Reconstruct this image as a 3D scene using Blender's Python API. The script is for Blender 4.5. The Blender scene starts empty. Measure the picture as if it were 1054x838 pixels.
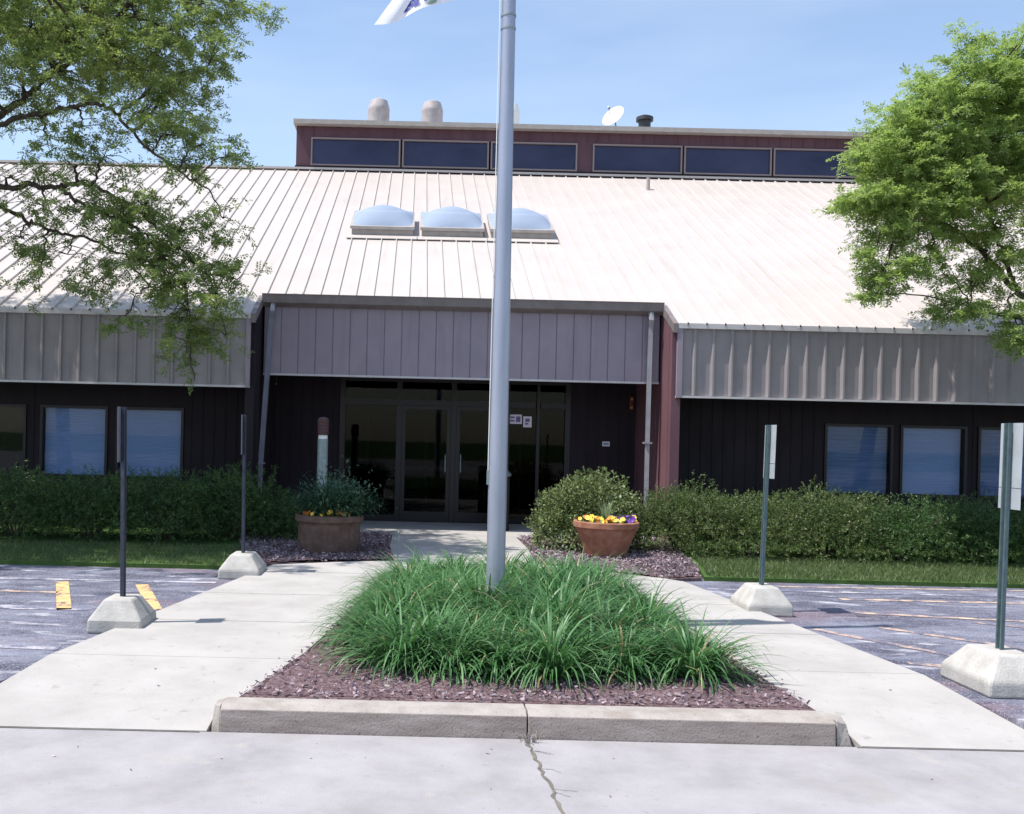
import bpy, math, random
import numpy as np
from mathutils import Vector, noise
random.seed(7); RNG = np.random.default_rng(7)
C = bpy.context.scene.collection
sc = bpy.context.scene
PI = math.pi
# ------------------------------------------------------------------ camera model (photo pixels 1054x838 -> world)
F = 1000.0; ROLL = math.radians(1.35); U0 = -100.0; VH = 34.0; CH = 1.6
def uv(x, y):
    dx, dy = x-527.0, y-419.0
    return (dx*math.cos(ROLL)+dy*math.sin(ROLL)-U0, -dx*math.sin(ROLL)+dy*math.cos(ROLL)-VH)
def P(x, y, d):                      # point at depth d
    u, v = uv(x, y); return (u*d/F, d, CH-v*d/F)
def G(x, y, z=0.0):                  # point on the level z
    u, v = uv(x, y); d = (CH-z)*F/v; return (u*d/F, d)
# ------------------------------------------------------------------ materials
def mat(name, col=(.5,.5,.5), rough=.6, metal=0.0, spec=.5, trans=0.0):
    m = bpy.data.materials.new(name); m.use_nodes = True
    b = m.node_tree.nodes['Principled BSDF']
    b.inputs['Base Color'].default_value = (*col, 1); b.inputs['Roughness'].default_value = rough
    b.inputs['Metallic'].default_value = metal; b.inputs['Specular IOR Level'].default_value = spec
    b.inputs['Transmission Weight'].default_value = trans
    return m
def nmat(name, stops, scale=5, detail=6, rough=.8, bump=0.0, bscale=60, spec=.3, stretch=(1,1,1), speck=None, metal=0.0, layer=None, island=0.0, rnoise=.6):
    """noise coloured material. stops: [(pos,col)...]; speck=(scale,col,amount threshold); layer=(scale,lo,hi,col,stretch)"""
    m = mat(name, (.5,.5,.5), rough, metal, spec); nt = m.node_tree; N = nt.nodes; L = nt.links
    b = N['Principled BSDF']
    tc = N.new('ShaderNodeTexCoord'); mp = N.new('ShaderNodeMapping'); mp.inputs['Scale'].default_value = stretch
    L.new(tc.outputs['Object'], mp.inputs['Vector'])
    n = N.new('ShaderNodeTexNoise'); n.inputs['Scale'].default_value = scale; n.inputs['Detail'].default_value = detail; n.inputs['Roughness'].default_value = rnoise
    L.new(mp.outputs[0], n.inputs['Vector'])
    r = N.new('ShaderNodeValToRGB'); el = r.color_ramp.elements
    el[0].position = stops[0][0]; el[0].color = (*stops[0][1], 1); el[1].position = stops[-1][0]; el[1].color = (*stops[-1][1], 1)
    for p, c in stops[1:-1]:
        e = el.new(p); e.color = (*c, 1)
    L.new(n.outputs['Fac'], r.inputs['Fac']); out = r.outputs['Color']
    def over(fac, col):
        nonlocal out
        mx = N.new('ShaderNodeMix'); mx.data_type = 'RGBA'
        L.new(fac, mx.inputs[0]); L.new(out, mx.inputs[6]); mx.inputs[7].default_value = (*col, 1); out = mx.outputs[2]
    for ly in (layer or []):
        s, lo, hi, col, st = ly
        mp2 = N.new('ShaderNodeMapping'); mp2.inputs['Scale'].default_value = st; mp2.inputs['Location'].default_value = (s, 3.1*s, 1.7)
        L.new(tc.outputs['Object'], mp2.inputs['Vector'])
        n2 = N.new('ShaderNodeTexNoise'); n2.inputs['Scale'].default_value = s; n2.inputs['Detail'].default_value = 8; n2.inputs['Roughness'].default_value = .65
        L.new(mp2.outputs[0], n2.inputs['Vector'])
        mr = N.new('ShaderNodeMapRange'); mr.inputs[1].default_value = lo; mr.inputs[2].default_value = hi
        L.new(n2.outputs['Fac'], mr.inputs[0]); over(mr.outputs[0], col)
    if speck:
        n3 = N.new('ShaderNodeTexNoise'); n3.inputs['Scale'].default_value = speck[0]; n3.inputs['Detail'].default_value = 2
        L.new(tc.outputs['Object'], n3.inputs['Vector'])
        mr = N.new('ShaderNodeMapRange'); mr.inputs[1].default_value = speck[2]; mr.inputs[2].default_value = speck[2]+.08; mr.inputs[4].default_value = speck[3]
        L.new(n3.outputs['Fac'], mr.inputs[0]); over(mr.outputs[0], speck[1])
    if island:
        g = N.new('ShaderNodeNewGeometry'); hs = N.new('ShaderNodeHueSaturation')
        mr = N.new('ShaderNodeMapRange'); mr.inputs[3].default_value = 1-island; mr.inputs[4].default_value = 1+island
        L.new(g.outputs['Random Per Island'], mr.inputs[0]); L.new(mr.outputs[0], hs.inputs['Value']); L.new(out, hs.inputs['Color']); out = hs.outputs[0]
    L.new(out, b.inputs['Base Color'])
    if bump:
        nb = N.new('ShaderNodeTexNoise'); nb.inputs['Scale'].default_value = bscale; nb.inputs['Detail'].default_value = 5
        L.new(tc.outputs['Object'], nb.inputs['Vector'])
        bp = N.new('ShaderNodeBump'); bp.inputs['Strength'].default_value = bump; bp.inputs['Distance'].default_value = .008
        L.new(nb.outputs['Fac'], bp.inputs['Height']); L.new(bp.outputs[0], b.inputs['Normal'])
    return m
def leafmat(name, c1, c2, c3, transl=.35, rough=.45, spec=.35):
    m = bpy.data.materials.new(name); m.use_nodes = True; nt = m.node_tree; N = nt.nodes; L = nt.links
    b = N['Principled BSDF']; b.inputs['Roughness'].default_value = rough; b.inputs['Specular IOR Level'].default_value = spec
    g = N.new('ShaderNodeNewGeometry'); r = N.new('ShaderNodeValToRGB'); e = r.color_ramp.elements
    e[0].color = (*c1, 1); e[1].color = (*c3, 1); x = e.new(.55); x.color = (*c2, 1)
    n = N.new('ShaderNodeTexNoise'); n.inputs['Scale'].default_value = 1.1; tc = N.new('ShaderNodeTexCoord'); L.new(tc.outputs['Object'], n.inputs['Vector'])
    ma = N.new('ShaderNodeMath'); ma.operation = 'MULTIPLY_ADD'; L.new(g.outputs['Random Per Island'], ma.inputs[0]); ma.inputs[1].default_value = .55
    mb = N.new('ShaderNodeMath'); mb.operation = 'MULTIPLY'; L.new(n.outputs['Fac'], mb.inputs[0]); mb.inputs[1].default_value = .5
    L.new(mb.outputs[0], ma.inputs[2]); L.new(ma.outputs[0], r.inputs['Fac']); L.new(r.outputs[0], b.inputs['Base Color'])
    t = N.new('ShaderNodeBsdfTranslucent'); hs = N.new('ShaderNodeHueSaturation'); hs.inputs['Value'].default_value = 1.5; hs.inputs['Saturation'].default_value = 1.1
    L.new(r.outputs[0], hs.inputs['Color']); L.new(hs.outputs[0], t.inputs['Color'])
    mx = N.new('ShaderNodeMixShader'); mx.inputs[0].default_value = transl
    L.new(b.outputs[0], mx.inputs[1]); L.new(t.outputs[0], mx.inputs[2]); L.new(mx.outputs[0], N['Material Output'].inputs['Surface'])
    return m
def glassmat(name, tint=(.8,.85,.9), refl=.5, rough=.02):
    m = bpy.data.materials.new(name); m.use_nodes = True; nt = m.node_tree; N = nt.nodes; L = nt.links
    N.remove(N['Principled BSDF'])
    t = N.new('ShaderNodeBsdfTransparent'); t.inputs[0].default_value = (*tint, 1)
    g = N.new('ShaderNodeBsdfGlossy'); g.inputs['Roughness'].default_value = rough
    f = N.new('ShaderNodeFresnel'); f.inputs[0].default_value = 1.5
    mu = N.new('ShaderNodeMath'); mu.operation = 'MULTIPLY'; mu.inputs[1].default_value = refl; mu.use_clamp = True; L.new(f.outputs[0], mu.inputs[0])
    mx = N.new('ShaderNodeMixShader'); L.new(mu.outputs[0], mx.inputs[0]); L.new(t.outputs[0], mx.inputs[1]); L.new(g.outputs[0], mx.inputs[2])
    L.new(mx.outputs[0], N['Material Output'].inputs['Surface']); return m

M = {}
M['walk'] = nmat('walk_concrete', [(.3,(.335,.315,.30)),(.52,(.395,.373,.355)),(.72,(.435,.412,.394))], 1.6, 9, .9, .25, 90, .15, (1,1,1), (130,(.26,.25,.22),.62,.5),
                 layer=[(1.1,.56,.75,(.35,.33,.31),(.5,2.6,1)), (9,.6,.72,(.30,.28,.255),(1,1,1))])
M['apron'] = nmat('apron_concrete', [(.3,(.27,.255,.26)),(.5,(.32,.302,.31)),(.75,(.37,.352,.36))], 2.6, 12, .9, .35, 160, .15, (1,1,1), (70,(.25,.235,.23),.66,.6),
                 layer=[(.8,.58,.75,(.285,.27,.245),(1,1,1)), (18,.62,.72,(.26,.245,.235),(1,1,1)), (2.2,.6,.7,(.36,.34,.32),(1,1,1))])
M['kerb'] = nmat('kerb_concrete', [(.3,(.28,.25,.225)),(.55,(.36,.325,.30)),(.75,(.41,.375,.345))], 6, 9, .9, .5, 60, .15, (1,1,1), (60,(.13,.115,.1),.64,.5),
                 layer=[(3,.55,.75,(.25,.20,.165),(1,1,3))])
M['kerb_shade'] = nmat('shaded_kerb_face', [(.3,(.23,.19,.17)),(.55,(.31,.265,.24)),(.75,(.38,.33,.305))], 8, 9, .95, .4, 80, .1, (.5,1,2), (70,(.1,.085,.08),.62,.6))  # mottled kerb front, its colour darkened for the shade it lies in
M['block'] = nmat('cast_concrete', [(.3,(.34,.32,.295)),(.55,(.43,.41,.38)),(.75,(.50,.48,.45))], 7, 9, .88, .5, 70, .2, (1,1,1), (55,(.22,.21,.19),.68,.7),
                 layer=[(4,.6,.75,(.3,.28,.24),(1,1,2))])
M['joint'] = nmat('joint_dirt', [(.3,(.1,.09,.075)),(.7,(.2,.18,.15))], 9, 5, .95)
M['asphalt'] = nmat('worn_asphalt', [(.36,(.05,.05,.075)),(.5,(.11,.113,.155)),(.64,(.18,.187,.24))], 2.0, 12, .9, .6, 60, .2, (.7,1.6,1), (90,(.42,.40,.43),.58,.7),
                 layer=[(.7,.5,.66,(.205,.212,.265),(.9,1.3,1)), (2.4,.57,.66,(.42,.41,.44),(.7,2.0,1)), (.6,.56,.64,(.155,.12,.15),(.6,1.6,1)), (3.1,.6,.68,(.06,.055,.085),(.6,2.2,1))], rnoise=.7)
M['orange'] = nmat('worn_orange_paint', [(.40,(.16,.14,.16)),(.47,(.62,.38,.17)),(.7,(.75,.48,.24))], 9, 8, .8, .2, 80)
M['white_line'] = nmat('worn_white_paint', [(.46,(.14,.14,.2)),(.56,(.4,.38,.42)),(.72,(.6,.57,.58))], 5, 10, .8, .2, 80, rnoise=.75)
M['yellow_line'] = nmat('faded_yellow_paint', [(.44,(.15,.14,.19)),(.54,(.5,.36,.28)),(.70,(.68,.54,.38))], 5, 10, .8, .2, 80, rnoise=.75)
M['mulch'] = nmat('shredded_mulch', [(.3,(.06,.035,.04)),(.5,(.13,.085,.09)),(.72,(.24,.18,.19))], 38, 8, .95, 1.0, 45, .1)
M['chips'] = nmat('mulch_chips', [(.3,(.15,.105,.12)),(.55,(.27,.21,.23)),(.75,(.46,.40,.43))], 20, 4, .9, island=.55)
M['soil'] = mat('soil', (.05,.035,.028), .95)
M['lawn'] = nmat('lawn_ground', [(.3,(.04,.075,.02)),(.6,(.07,.12,.035))], 4, 8, .95, .6, 50, .1)
M['grass_blade'] = leafmat('grass_blade', (.06,.085,.03), (.10,.14,.05), (.18,.21,.10), .3)
M['roof'] = nmat('roof_metal', [(.3,(.48,.43,.40)),(.7,(.53,.475,.44))], 1.2, 5, .42, .05, 20, .4, layer=[(.9,.55,.8,(.42,.375,.35),(5,.5,.5))])
M['tan'] = nmat('tan_metal', [(.3,(.25,.22,.225)),(.7,(.30,.265,.27))], 2.5, 6, .5, .05, 30, .4, layer=[(1.6,.55,.8,(.19,.17,.17),(5,5,.4))])
M['taupe'] = nmat('taupe_metal', [(.3,(.26,.215,.26)),(.7,(.31,.255,.30))], 2.5, 6, .5, .05, 30, .4, layer=[(1.6,.55,.8,(.22,.185,.22),(5,5,.4))])
M['trim'] = nmat('trim_metal', [(.3,(.5,.46,.46)),(.7,(.6,.56,.56))], 5, 5, .5)
M['gutter'] = nmat('gutter_metal', [(.3,(.17,.14,.135)),(.7,(.23,.195,.19))], 5, 5, .5)
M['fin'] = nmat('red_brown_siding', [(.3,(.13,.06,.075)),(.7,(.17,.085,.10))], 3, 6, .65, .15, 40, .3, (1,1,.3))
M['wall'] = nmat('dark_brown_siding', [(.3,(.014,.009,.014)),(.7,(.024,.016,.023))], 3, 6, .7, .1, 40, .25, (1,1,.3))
M['clere'] = nmat('maroon_siding', [(.3,(.085,.038,.05)),(.7,(.125,.06,.075))], 3, 6, .6, .1, 40, .3, (1,1,.3))
M['soffit'] = mat('soffit', (.02,.016,.02), .8)
M['bronze'] = mat('dark_bronze', (.02,.017,.02), .4, .5)
M['clframe'] = mat('clerestory_frame', (.27,.2,.19), .45, .3)
M['glass'] = glassmat('window_glass', (.86,.90,.96), .35)
M['door_glass'] = glassmat('door_glass', (.38,.38,.38), .28)
M['cl_glass'] = nmat('clerestory_glass', [(.35,(.012,.014,.05)),(.65,(.035,.035,.085))], .5, 4, .18, 0, 60, .4, (1,1,2))
M['blind'] = nmat('window_blind', [(.3,(.42,.52,.72)),(.7,(.52,.62,.81))], 3, 4, .7, stretch=(1,1,30))
M['blind_dark'] = nmat('drawn_blind', [(.35,(.20,.27,.42)),(.65,(.32,.41,.60))], 2.2, 6, .7, stretch=(.6,1,26))
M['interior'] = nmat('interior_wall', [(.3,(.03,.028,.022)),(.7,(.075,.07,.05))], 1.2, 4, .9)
M['pole'] = nmat('brushed_aluminium', [(.3,(.29,.31,.38)),(.7,(.38,.40,.48))], 8, 5, .38, .05, 60, .5, (1,1,.15), metal=.45)
M['galv'] = nmat('galvanised_steel', [(.3,(.20,.25,.26)),(.7,(.30,.35,.36))], 14, 6, .5, .1, 60, .5, metal=.4)
M['post'] = nmat('green_channel_post', [(.3,(.07,.12,.13)),(.7,(.13,.18,.19))], 14, 6, .5, .1, 60, .5, metal=.3)
M['plate_shade'] = nmat('shaded_plate', [(.3,(.17,.17,.22)),(.7,(.25,.25,.31))], 8, 5, .5, metal=.2)  # plate metal of the left signs, toned down in colour for shade
M['post_shade'] = nmat('shaded_channel_post', [(.3,(.03,.035,.055)),(.7,(.06,.065,.09))], 14, 6, .5, metal=.3)  # left sign posts: shade put into a much darker channel colour
M['plate'] = nmat('bare_aluminium_plate', [(.3,(.5,.53,.56)),(.7,(.62,.65,.68))], 8, 5, .4, metal=.4)
M['pipe'] = nmat('downspout_paint', [(.3,(.25,.25,.27)),(.7,(.34,.34,.36))], 5, 5, .45)
M['pipe_shade'] = nmat('downspout_paint_shaded_side', [(.3,(.2,.2,.25)),(.7,(.26,.26,.32))], 5, 5, .45)  # same downspout paint, darkened and cooled in colour to stand for shade
M['white'] = mat('white_paint', (.8,.8,.78), .5)
M['vent'] = nmat('vent_galvanised', [(.3,(.36,.31,.31)),(.7,(.5,.45,.45))], 6, 5, .5)
M['dark'] = mat('dark_metal', (.05,.05,.055), .5, .3)
M['dome'] = glassmat('acrylic_dome', (.8,.88,.97), 1.6, .12)
_n = M['dome'].node_tree; _d = _n.nodes.new('ShaderNodeBsdfDiffuse'); _d.inputs[0].default_value = (.36,.43,.56,1)
_mx = _n.nodes.new('ShaderNodeMixShader'); _mx.inputs[0].default_value = .7
_o = _n.nodes['Material Output']; _src = _o.inputs['Surface'].links[0].from_socket
_n.links.new(_src, _mx.inputs[1]); _n.links.new(_d.outputs[0], _mx.inputs[2]); _n.links.new(_mx.outputs[0], _o.inputs['Surface'])
M['curb'] = nmat('skylight_curb', [(.3,(.33,.29,.27)),(.7,(.42,.38,.35))], 6, 5, .6)
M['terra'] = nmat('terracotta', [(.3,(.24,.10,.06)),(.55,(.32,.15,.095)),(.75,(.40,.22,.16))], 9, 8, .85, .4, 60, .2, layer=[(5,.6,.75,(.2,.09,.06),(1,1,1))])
M['terra_shade'] = nmat('shaded_clay', [(.3,(.10,.065,.052)),(.55,(.145,.095,.078)),(.75,(.19,.135,.11))], 9, 8, .9, .4, 60, .2)  # brown clay with the shade over the left pot put into its colour
M['bark'] = nmat('bark', [(.3,(.05,.038,.03)),(.7,(.11,.085,.07))], 14, 8, .95, .7, 40, .1, (1,1,.3))
M['locust'] = leafmat('locust_leaf', (.15,.215,.06), (.25,.335,.10), (.38,.46,.18), .5)
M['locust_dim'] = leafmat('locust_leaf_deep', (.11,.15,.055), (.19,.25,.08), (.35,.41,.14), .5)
M['yew'] = leafmat('yew_leaf', (.022,.055,.016), (.05,.105,.028), (.13,.18,.05), .15)
M['juniper'] = leafmat('juniper_leaf', (.03,.065,.018), (.08,.125,.034), (.24,.24,.10), .15)
M['rhodo'] = leafmat('rhododendron_leaf', (.06,.09,.03), (.13,.17,.06), (.38,.42,.2), .2)
M['lily'] = leafmat('daylily_blade', (.028,.085,.025), (.07,.175,.055), (.22,.36,.17), .25, .4)
M['straw'] = leafmat('straw_blade', (.2,.16,.08), (.32,.26,.14), (.45,.38,.22), .2)
M['spike'] = leafmat('blue_green_leaf', (.018,.05,.03), (.045,.10,.055), (.13,.2,.11), .2)
M['pale_leaf'] = leafmat('pale_leaf', (.2,.28,.12), (.3,.36,.2), (.45,.48,.3), .3)
M['yellow'] = mat('yellow_petal', (.85,.55,.06), .6)
M['orangep'] = mat('orange_petal', (.7,.22,.03), .6)
M['purple'] = mat('purple_petal', (.12,.03,.3), .6)
M['pink'] = mat('pink_petal', (.85,.55,.6), .6)
M['navy'] = mat('navy_ink', (.03,.035,.22), .8)
M['emblem'] = mat('grey_green_ink', (.16,.24,.2), .8)
M['paper'] = mat('paper', (.72,.68,.8), .8)
M['paper_ink'] = mat('paper_ink', (.18,.12,.3), .8)
M['red'] = mat('red_plastic', (.10,.02,.015), .4)
M['amber'] = mat('amber_plastic', (.6,.2,.08), .4)
M['bronze_red'] = mat('bronze_red_enamel', (.07,.025,.025), .5)
_f = leafmat('flag_cloth', (.74,.74,.82), (.8,.8,.86), (.84,.84,.88), .4, .8, .1); M['flag'] = _f

# ------------------------------------------------------------------ mesh builder
class MB:
    def __init__(s): s.v = []; s.f = []; s.m = []; s.mi = 0
    def add(s, vs, fs):
        o = len(s.v); s.v += [tuple(q) for q in vs]; s.f += [tuple(i+o for i in f) for f in fs]; s.m += [s.mi]*len(fs); return s
    def box(s, x0, x1, y0, y1, z0, z1):
        return s.add([(x0,y0,z0),(x1,y0,z0),(x1,y1,z0),(x0,y1,z0),(x0,y0,z1),(x1,y0,z1),(x1,y1,z1),(x0,y1,z1)],
              [(3,2,1,0),(4,5,6,7),(0,1,5,4),(1,2,6,5),(2,3,7,6),(3,0,4,7)])
    def hexa(s, bot, top):
        return s.add(list(bot)+list(top), [(3,2,1,0),(4,5,6,7),(0,1,5,4),(1,2,6,5),(2,3,7,6),(3,0,4,7)])
    def prism(s, poly, z0, z1):      # poly CCW in xy ; z0/z1 number or list
        n = len(poly); a = z0 if hasattr(z0,'__len__') else [z0]*n; b = z1 if hasattr(z1,'__len__') else [z1]*n
        return s.add([(p[0],p[1],a[i]) for i,p in enumerate(poly)]+[(p[0],p[1],b[i]) for i,p in enumerate(poly)],
              [tuple(range(n-1,-1,-1)), tuple(range(n,2*n))]+[(i,(i+1)%n,n+(i+1)%n,n+i) for i in range(n)])
    def extr(s, poly, axis, a, b):   # poly in the other two axes
        n = len(poly)
        def mk(p, t): return (t,p[0],p[1]) if axis=='x' else (p[0],t,p[1])
        return s.add([mk(p,a) for p in poly]+[mk(p,b) for p in poly],
              [tuple(range(n)), tuple(range(2*n-1,n-1,-1))]+[(i,n+i,n+(i+1)%n,(i+1)%n) for i in range(n)])
    def lathe(s, prof, c=(0,0,0), n=28, close=True):
        k = len(prof); vs = []
        for r, z in prof:
            for i in range(n):
                a = 2*PI*i/n; vs.append((c[0]+r*math.cos(a), c[1]+r*math.sin(a), c[2]+z))
        fs = [(j*n+i, j*n+(i+1)%n, (j+1)*n+(i+1)%n, (j+1)*n+i) for j in range(k-1) for i in range(n)]
        if close: fs += [tuple(range(n-1,-1,-1)), tuple((k-1)*n+i for i in range(n))]
        return s.add(vs, fs)
    def tube(s, pts, rad, n=8):
        pts = [Vector(p) for p in pts]; k = len(pts)
        rs = rad if hasattr(rad,'__len__') else [rad]*k; vs = []; ref = Vector((.3,.2,1)).normalized()
        for i, p in enumerate(pts):
            t = (pts[min(i+1,k-1)]-pts[max(i-1,0)]).normalized()
            if abs(t.dot(ref)) > .97: ref = Vector((1,.1,0)).normalized()
            a = t.cross(ref).normalized(); b = t.cross(a)
            for j in range(n):
                w = 2*PI*j/n; vs.append(p+a*(rs[i]*math.cos(w))+b*(rs[i]*math.sin(w)))
        fs = [(j*n+i, (j+1)*n+i, (j+1)*n+(i+1)%n, j*n+(i+1)%n) for j in range(k-1) for i in range(n)]
        fs += [tuple(range(n)), tuple((k-1)*n+i for i in range(n-1,-1,-1))]
        return s.add(vs, fs)
    def build(s, name, mats, parent=None, smooth=False, bevel=0):
        me = bpy.data.meshes.new(name)
        off = Vector(parent.matrix_world.translation) if parent is not None else Vector((0,0,0))
        pl = parent
        if parent is not None:
            off = wloc(parent)
        me.from_pydata([(a-off.x, b-off.y, c-off.z) for a,b,c in s.v], [], s.f)
        ms = mats if isinstance(mats, (list,tuple)) else [mats]
        for m in ms: me.materials.append(m)
        if len(ms) > 1: me.polygons.foreach_set('material_index', s.m)
        if smooth: me.polygons.foreach_set('use_smooth', [True]*len(s.f))
        me.update(); o = bpy.data.objects.new(name, me); C.objects.link(o)
        if parent is not None: o.parent = parent
        if smooth:
            try: me.set_sharp_from_angle(angle=math.radians(40))
            except Exception: pass
        if bevel:
            b = o.modifiers.new('bevel','BEVEL'); b.width = bevel; b.segments = 2; b.limit_method = 'ANGLE'
        return o
def wloc(o):
    v = Vector((0,0,0))
    while o is not None: v += o.location; o = o.parent
    return v
def npmesh(name, V, nper, mats, parent=None, smooth=False, mi=None, F4=None):
    """V (n,3) floats; faces are consecutive groups of nper verts, or explicit array F4"""
    me = bpy.data.meshes.new(name); V = np.asarray(V, dtype=np.float32)
    if parent is not None: w = wloc(parent); V = V-np.array([w.x,w.y,w.z],dtype=np.float32)
    Fa = np.arange(len(V), dtype=np.int32).reshape(-1, nper) if F4 is None else np.asarray(F4, dtype=np.int32)
    k = Fa.shape[1]
    me.vertices.add(len(V)); me.vertices.foreach_set('co', V.ravel())
    me.loops.add(Fa.size); me.loops.foreach_set('vertex_index', Fa.ravel())
    me.polygons.add(len(Fa)); me.polygons.foreach_set('loop_start', np.arange(0, Fa.size, k, dtype=np.int32))
    for m in (mats if isinstance(mats,(list,tuple)) else [mats]): me.materials.append(m)
    if mi is not None: me.polygons.foreach_set('material_index', np.asarray(mi,dtype=np.int32))
    if smooth: me.polygons.foreach_set('use_smooth', np.ones(len(Fa),dtype=bool))
    me.update(calc_edges=True); me.validate()
    o = bpy.data.objects.new(name, me); C.objects.link(o)
    if parent is not None: o.parent = parent
    return o
def tag(o, label=None, cat=None, group=None, kind=None):
    if label: o['label'] = label
    if cat: o['category'] = cat
    if group: o['group'] = group
    if kind: o['kind'] = kind
    return o
def empty(name, loc, label, cat, group=None):
    o = bpy.data.objects.new(name, None); C.objects.link(o); o.location = loc; o.empty_display_size = .2
    return tag(o, label, cat, group)

# ------------------------------------------------------------------ ground & paving
APZ = -.13; APY = 5.63; LOTZ = -.05
def sheet(name, poly, z, m, th=.0, label=None, kind='structure'):
    b = MB()
    if th: b.prism(poly, z-th, z)
    else: b.add([(p[0],p[1],z) for p in poly], [tuple(range(len(poly)))])
    o = b.build(name, m); tag(o, label, None, None, kind); return o
tag(sheet('ground', [(-400,-400),(400,-400),(400,500),(-400,500)], -.22, M['lawn']), 'green lawn ground reaching to the horizon', 'ground')
tag(sheet('road', [(-45,-40),(45,-40),(45,APY-.006),(-45,APY-.006)], APZ, M['apron'], .06), 'pale grey concrete drive across the foreground', 'road')
# outer edges of the walks
eL = [G(0,694), G(94,654), G(228,602)]; eR = [G(862,660), G(970,702)]
def line_x(a, b, y): t = (y-a[1])/(b[1]-a[1]); return a[0]+t*(b[0]-a[0])
def XL(y): return line_x(eL[0], eL[2], y)
bR = G(703,598)
def XR(y): return line_x(bR, G(960,698), y) if y < 12 else 3.2
tag(sheet('parking_lot', [(-40,APY+.02),(XL(APY)-.002,APY+.02),(XL(11.35)-.002,11.35),(XL(12.0)-.1,12.2),(-40,12.2)], LOTZ, M['asphalt'], .1), 'worn blue grey asphalt parking bays left of the walk')
tag(sheet('parking_lot', [(XR(APY)+.002,APY+.02),(40,APY+.02),(40,12.2),(3.1,12.2),(XR(11.35)+.002,11.35)], LOTZ, M['asphalt'], .1), 'worn blue grey asphalt parking bays right of the walk')
ISL = [(-1.0,5.9),(-.70,7.4),(-.30,11.35),(2.32,11.35),(2.40,7.2),(2.46,5.9)]
def XIL(y): return -1.0+(y-5.9)/1.5*.3 if y < 7.4 else -.70+(y-7.4)/3.95*.4
def XIR(y): return 2.44-(y-5.9)/5.45*.12
KX0, KX1 = -1.16, 2.63
def zw(y): return APZ+.004+max(0,min(1,(y-APY)/1.3))*(-APZ-.004)
walk = MB(); jt = MB()
def slab(xf0, xf1, y0, y1, gap=.006):
    a, b = y0+gap, y1-gap
    poly = [(xf0(a)+gap,a),(xf1(a)-gap,a),(xf1(b)-gap,b),(xf0(b)+gap,b)]
    walk.prism(poly, [-.2]*4, [zw(a),zw(a),zw(b),zw(b)])
ys = [APY, 6.93, 8.3, 9.75, 11.35]
for a, b in zip(ys[:-1], ys[1:]):
    slab(XL, (lambda y: KX0-.004 if y < 5.9 else XIL(y)), a, b) if a > 6 else None
    slab((lambda y: KX1+.004 if y < 5.9 else XIR(y)), XR, a, b) if a > 6 else None
# front ramps: pieces beside the kerb and the bed
for (f0, f1) in ((XL, lambda y: KX0-.004), (lambda y: KX1+.004, XR)):
    slab(f0, f1, APY, 5.9, .0)
slab(XL, XIL, 5.9, 6.93, .0); slab(XIR, XR, 5.9, 6.93, .0)
# cross walk and entrance walk
q1, q2, q3, q4 = G(255,583), G(405,577), G(545,573), G(705,598)
yb = 12.55
CW = [(XL(11.35)+.02,11.362),(XIL(11.35),11.362),(XIR(11.35),11.362),(3.15,11.362),(3.0,11.55),(q3[0]+.9,11.9),(q3[0],12.6),(q2[0],12.6),(q2[0]-.5,12.45),(XL(12.0),11.95)]
walk.prism(CW, -.2, 0)
p1, p2 = P(398,557,1)[0], 0
EW = [(q2[0]+.01,12.606),(q3[0]-.01,12.606),(1.72,14.3),(-.32,14.3)]
walk.prism(EW, -.2, 0)
EW2 = [(-.32,14.306),(1.72,14.306),(1.72,16.0),(-.32,16.0)]
walk.prism(EW2, -.2, 0)
walk.box(-2.5, 4.2, 16.006, 18.7, -.2, 0)
o = walk.build('sidewalk', M['walk']); tag(o, 'cream concrete sidewalks running to the entrance on both sides of the flagpole bed', 'sidewalk', kind='structure')
for ya, yb_2 in ((5.64,6.5),(6.5,7.5),(7.5,11.3)): jt.add([(XL(ya)+.03,ya,zw(ya)-.03),(XR(ya)-.03,ya,zw(ya)-.03),(XR(yb_2)-.03,yb_2,zw(yb_2)-.03),(XL(yb_2)+.03,yb_2,zw(yb_2)-.03)],[(0,1,2,3)])
o = jt.build('sidewalk_joints', M['joint']); tag(o, 'dirt filled joints between the sidewalk slabs', 'joint', kind='structure')

# kerb of the bed
kb = MB()
def kseg(x0, x1, dz=0, dy=0):
    c = .035
    prof = [(5.63+dy,APZ-.05),(5.84+dy,APZ-.05),(5.84+dy,.018+dz),(5.66+dy+c,.018+dz),(5.645+dy,.018-c*.6+dz)]
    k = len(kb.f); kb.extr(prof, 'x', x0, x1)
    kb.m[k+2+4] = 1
kseg(KX0+.07, .695); kseg(.703, 2.49)
kb.hexa([(KX0,5.72,APZ-.05),(KX0+.068,5.632,APZ-.05),(KX0+.068,5.84,APZ-.05),(KX0,5.84,APZ-.05)], [(KX0+.02,5.74,.0),(KX0+.068,5.66,.012),(KX0+.068,5.84,.012),(KX0+.02,5.84,.0)])
kb.hexa([(2.498,5.635,APZ-.05),(2.60,5.645,APZ-.05),(2.625,5.82,APZ-.05),(2.498,5.84,APZ-.05)], [(2.502,5.665,.008),(2.565,5.68,-.014),(2.60,5.83,-.006),(2.498,5.84,.008)])
o = kb.build('kerb', [M['kerb'],M['kerb_shade']], bevel=.006); tag(o, 'weathered concrete kerb with broken right end at the front of the flagpole bed', 'kerb', kind='structure')
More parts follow.
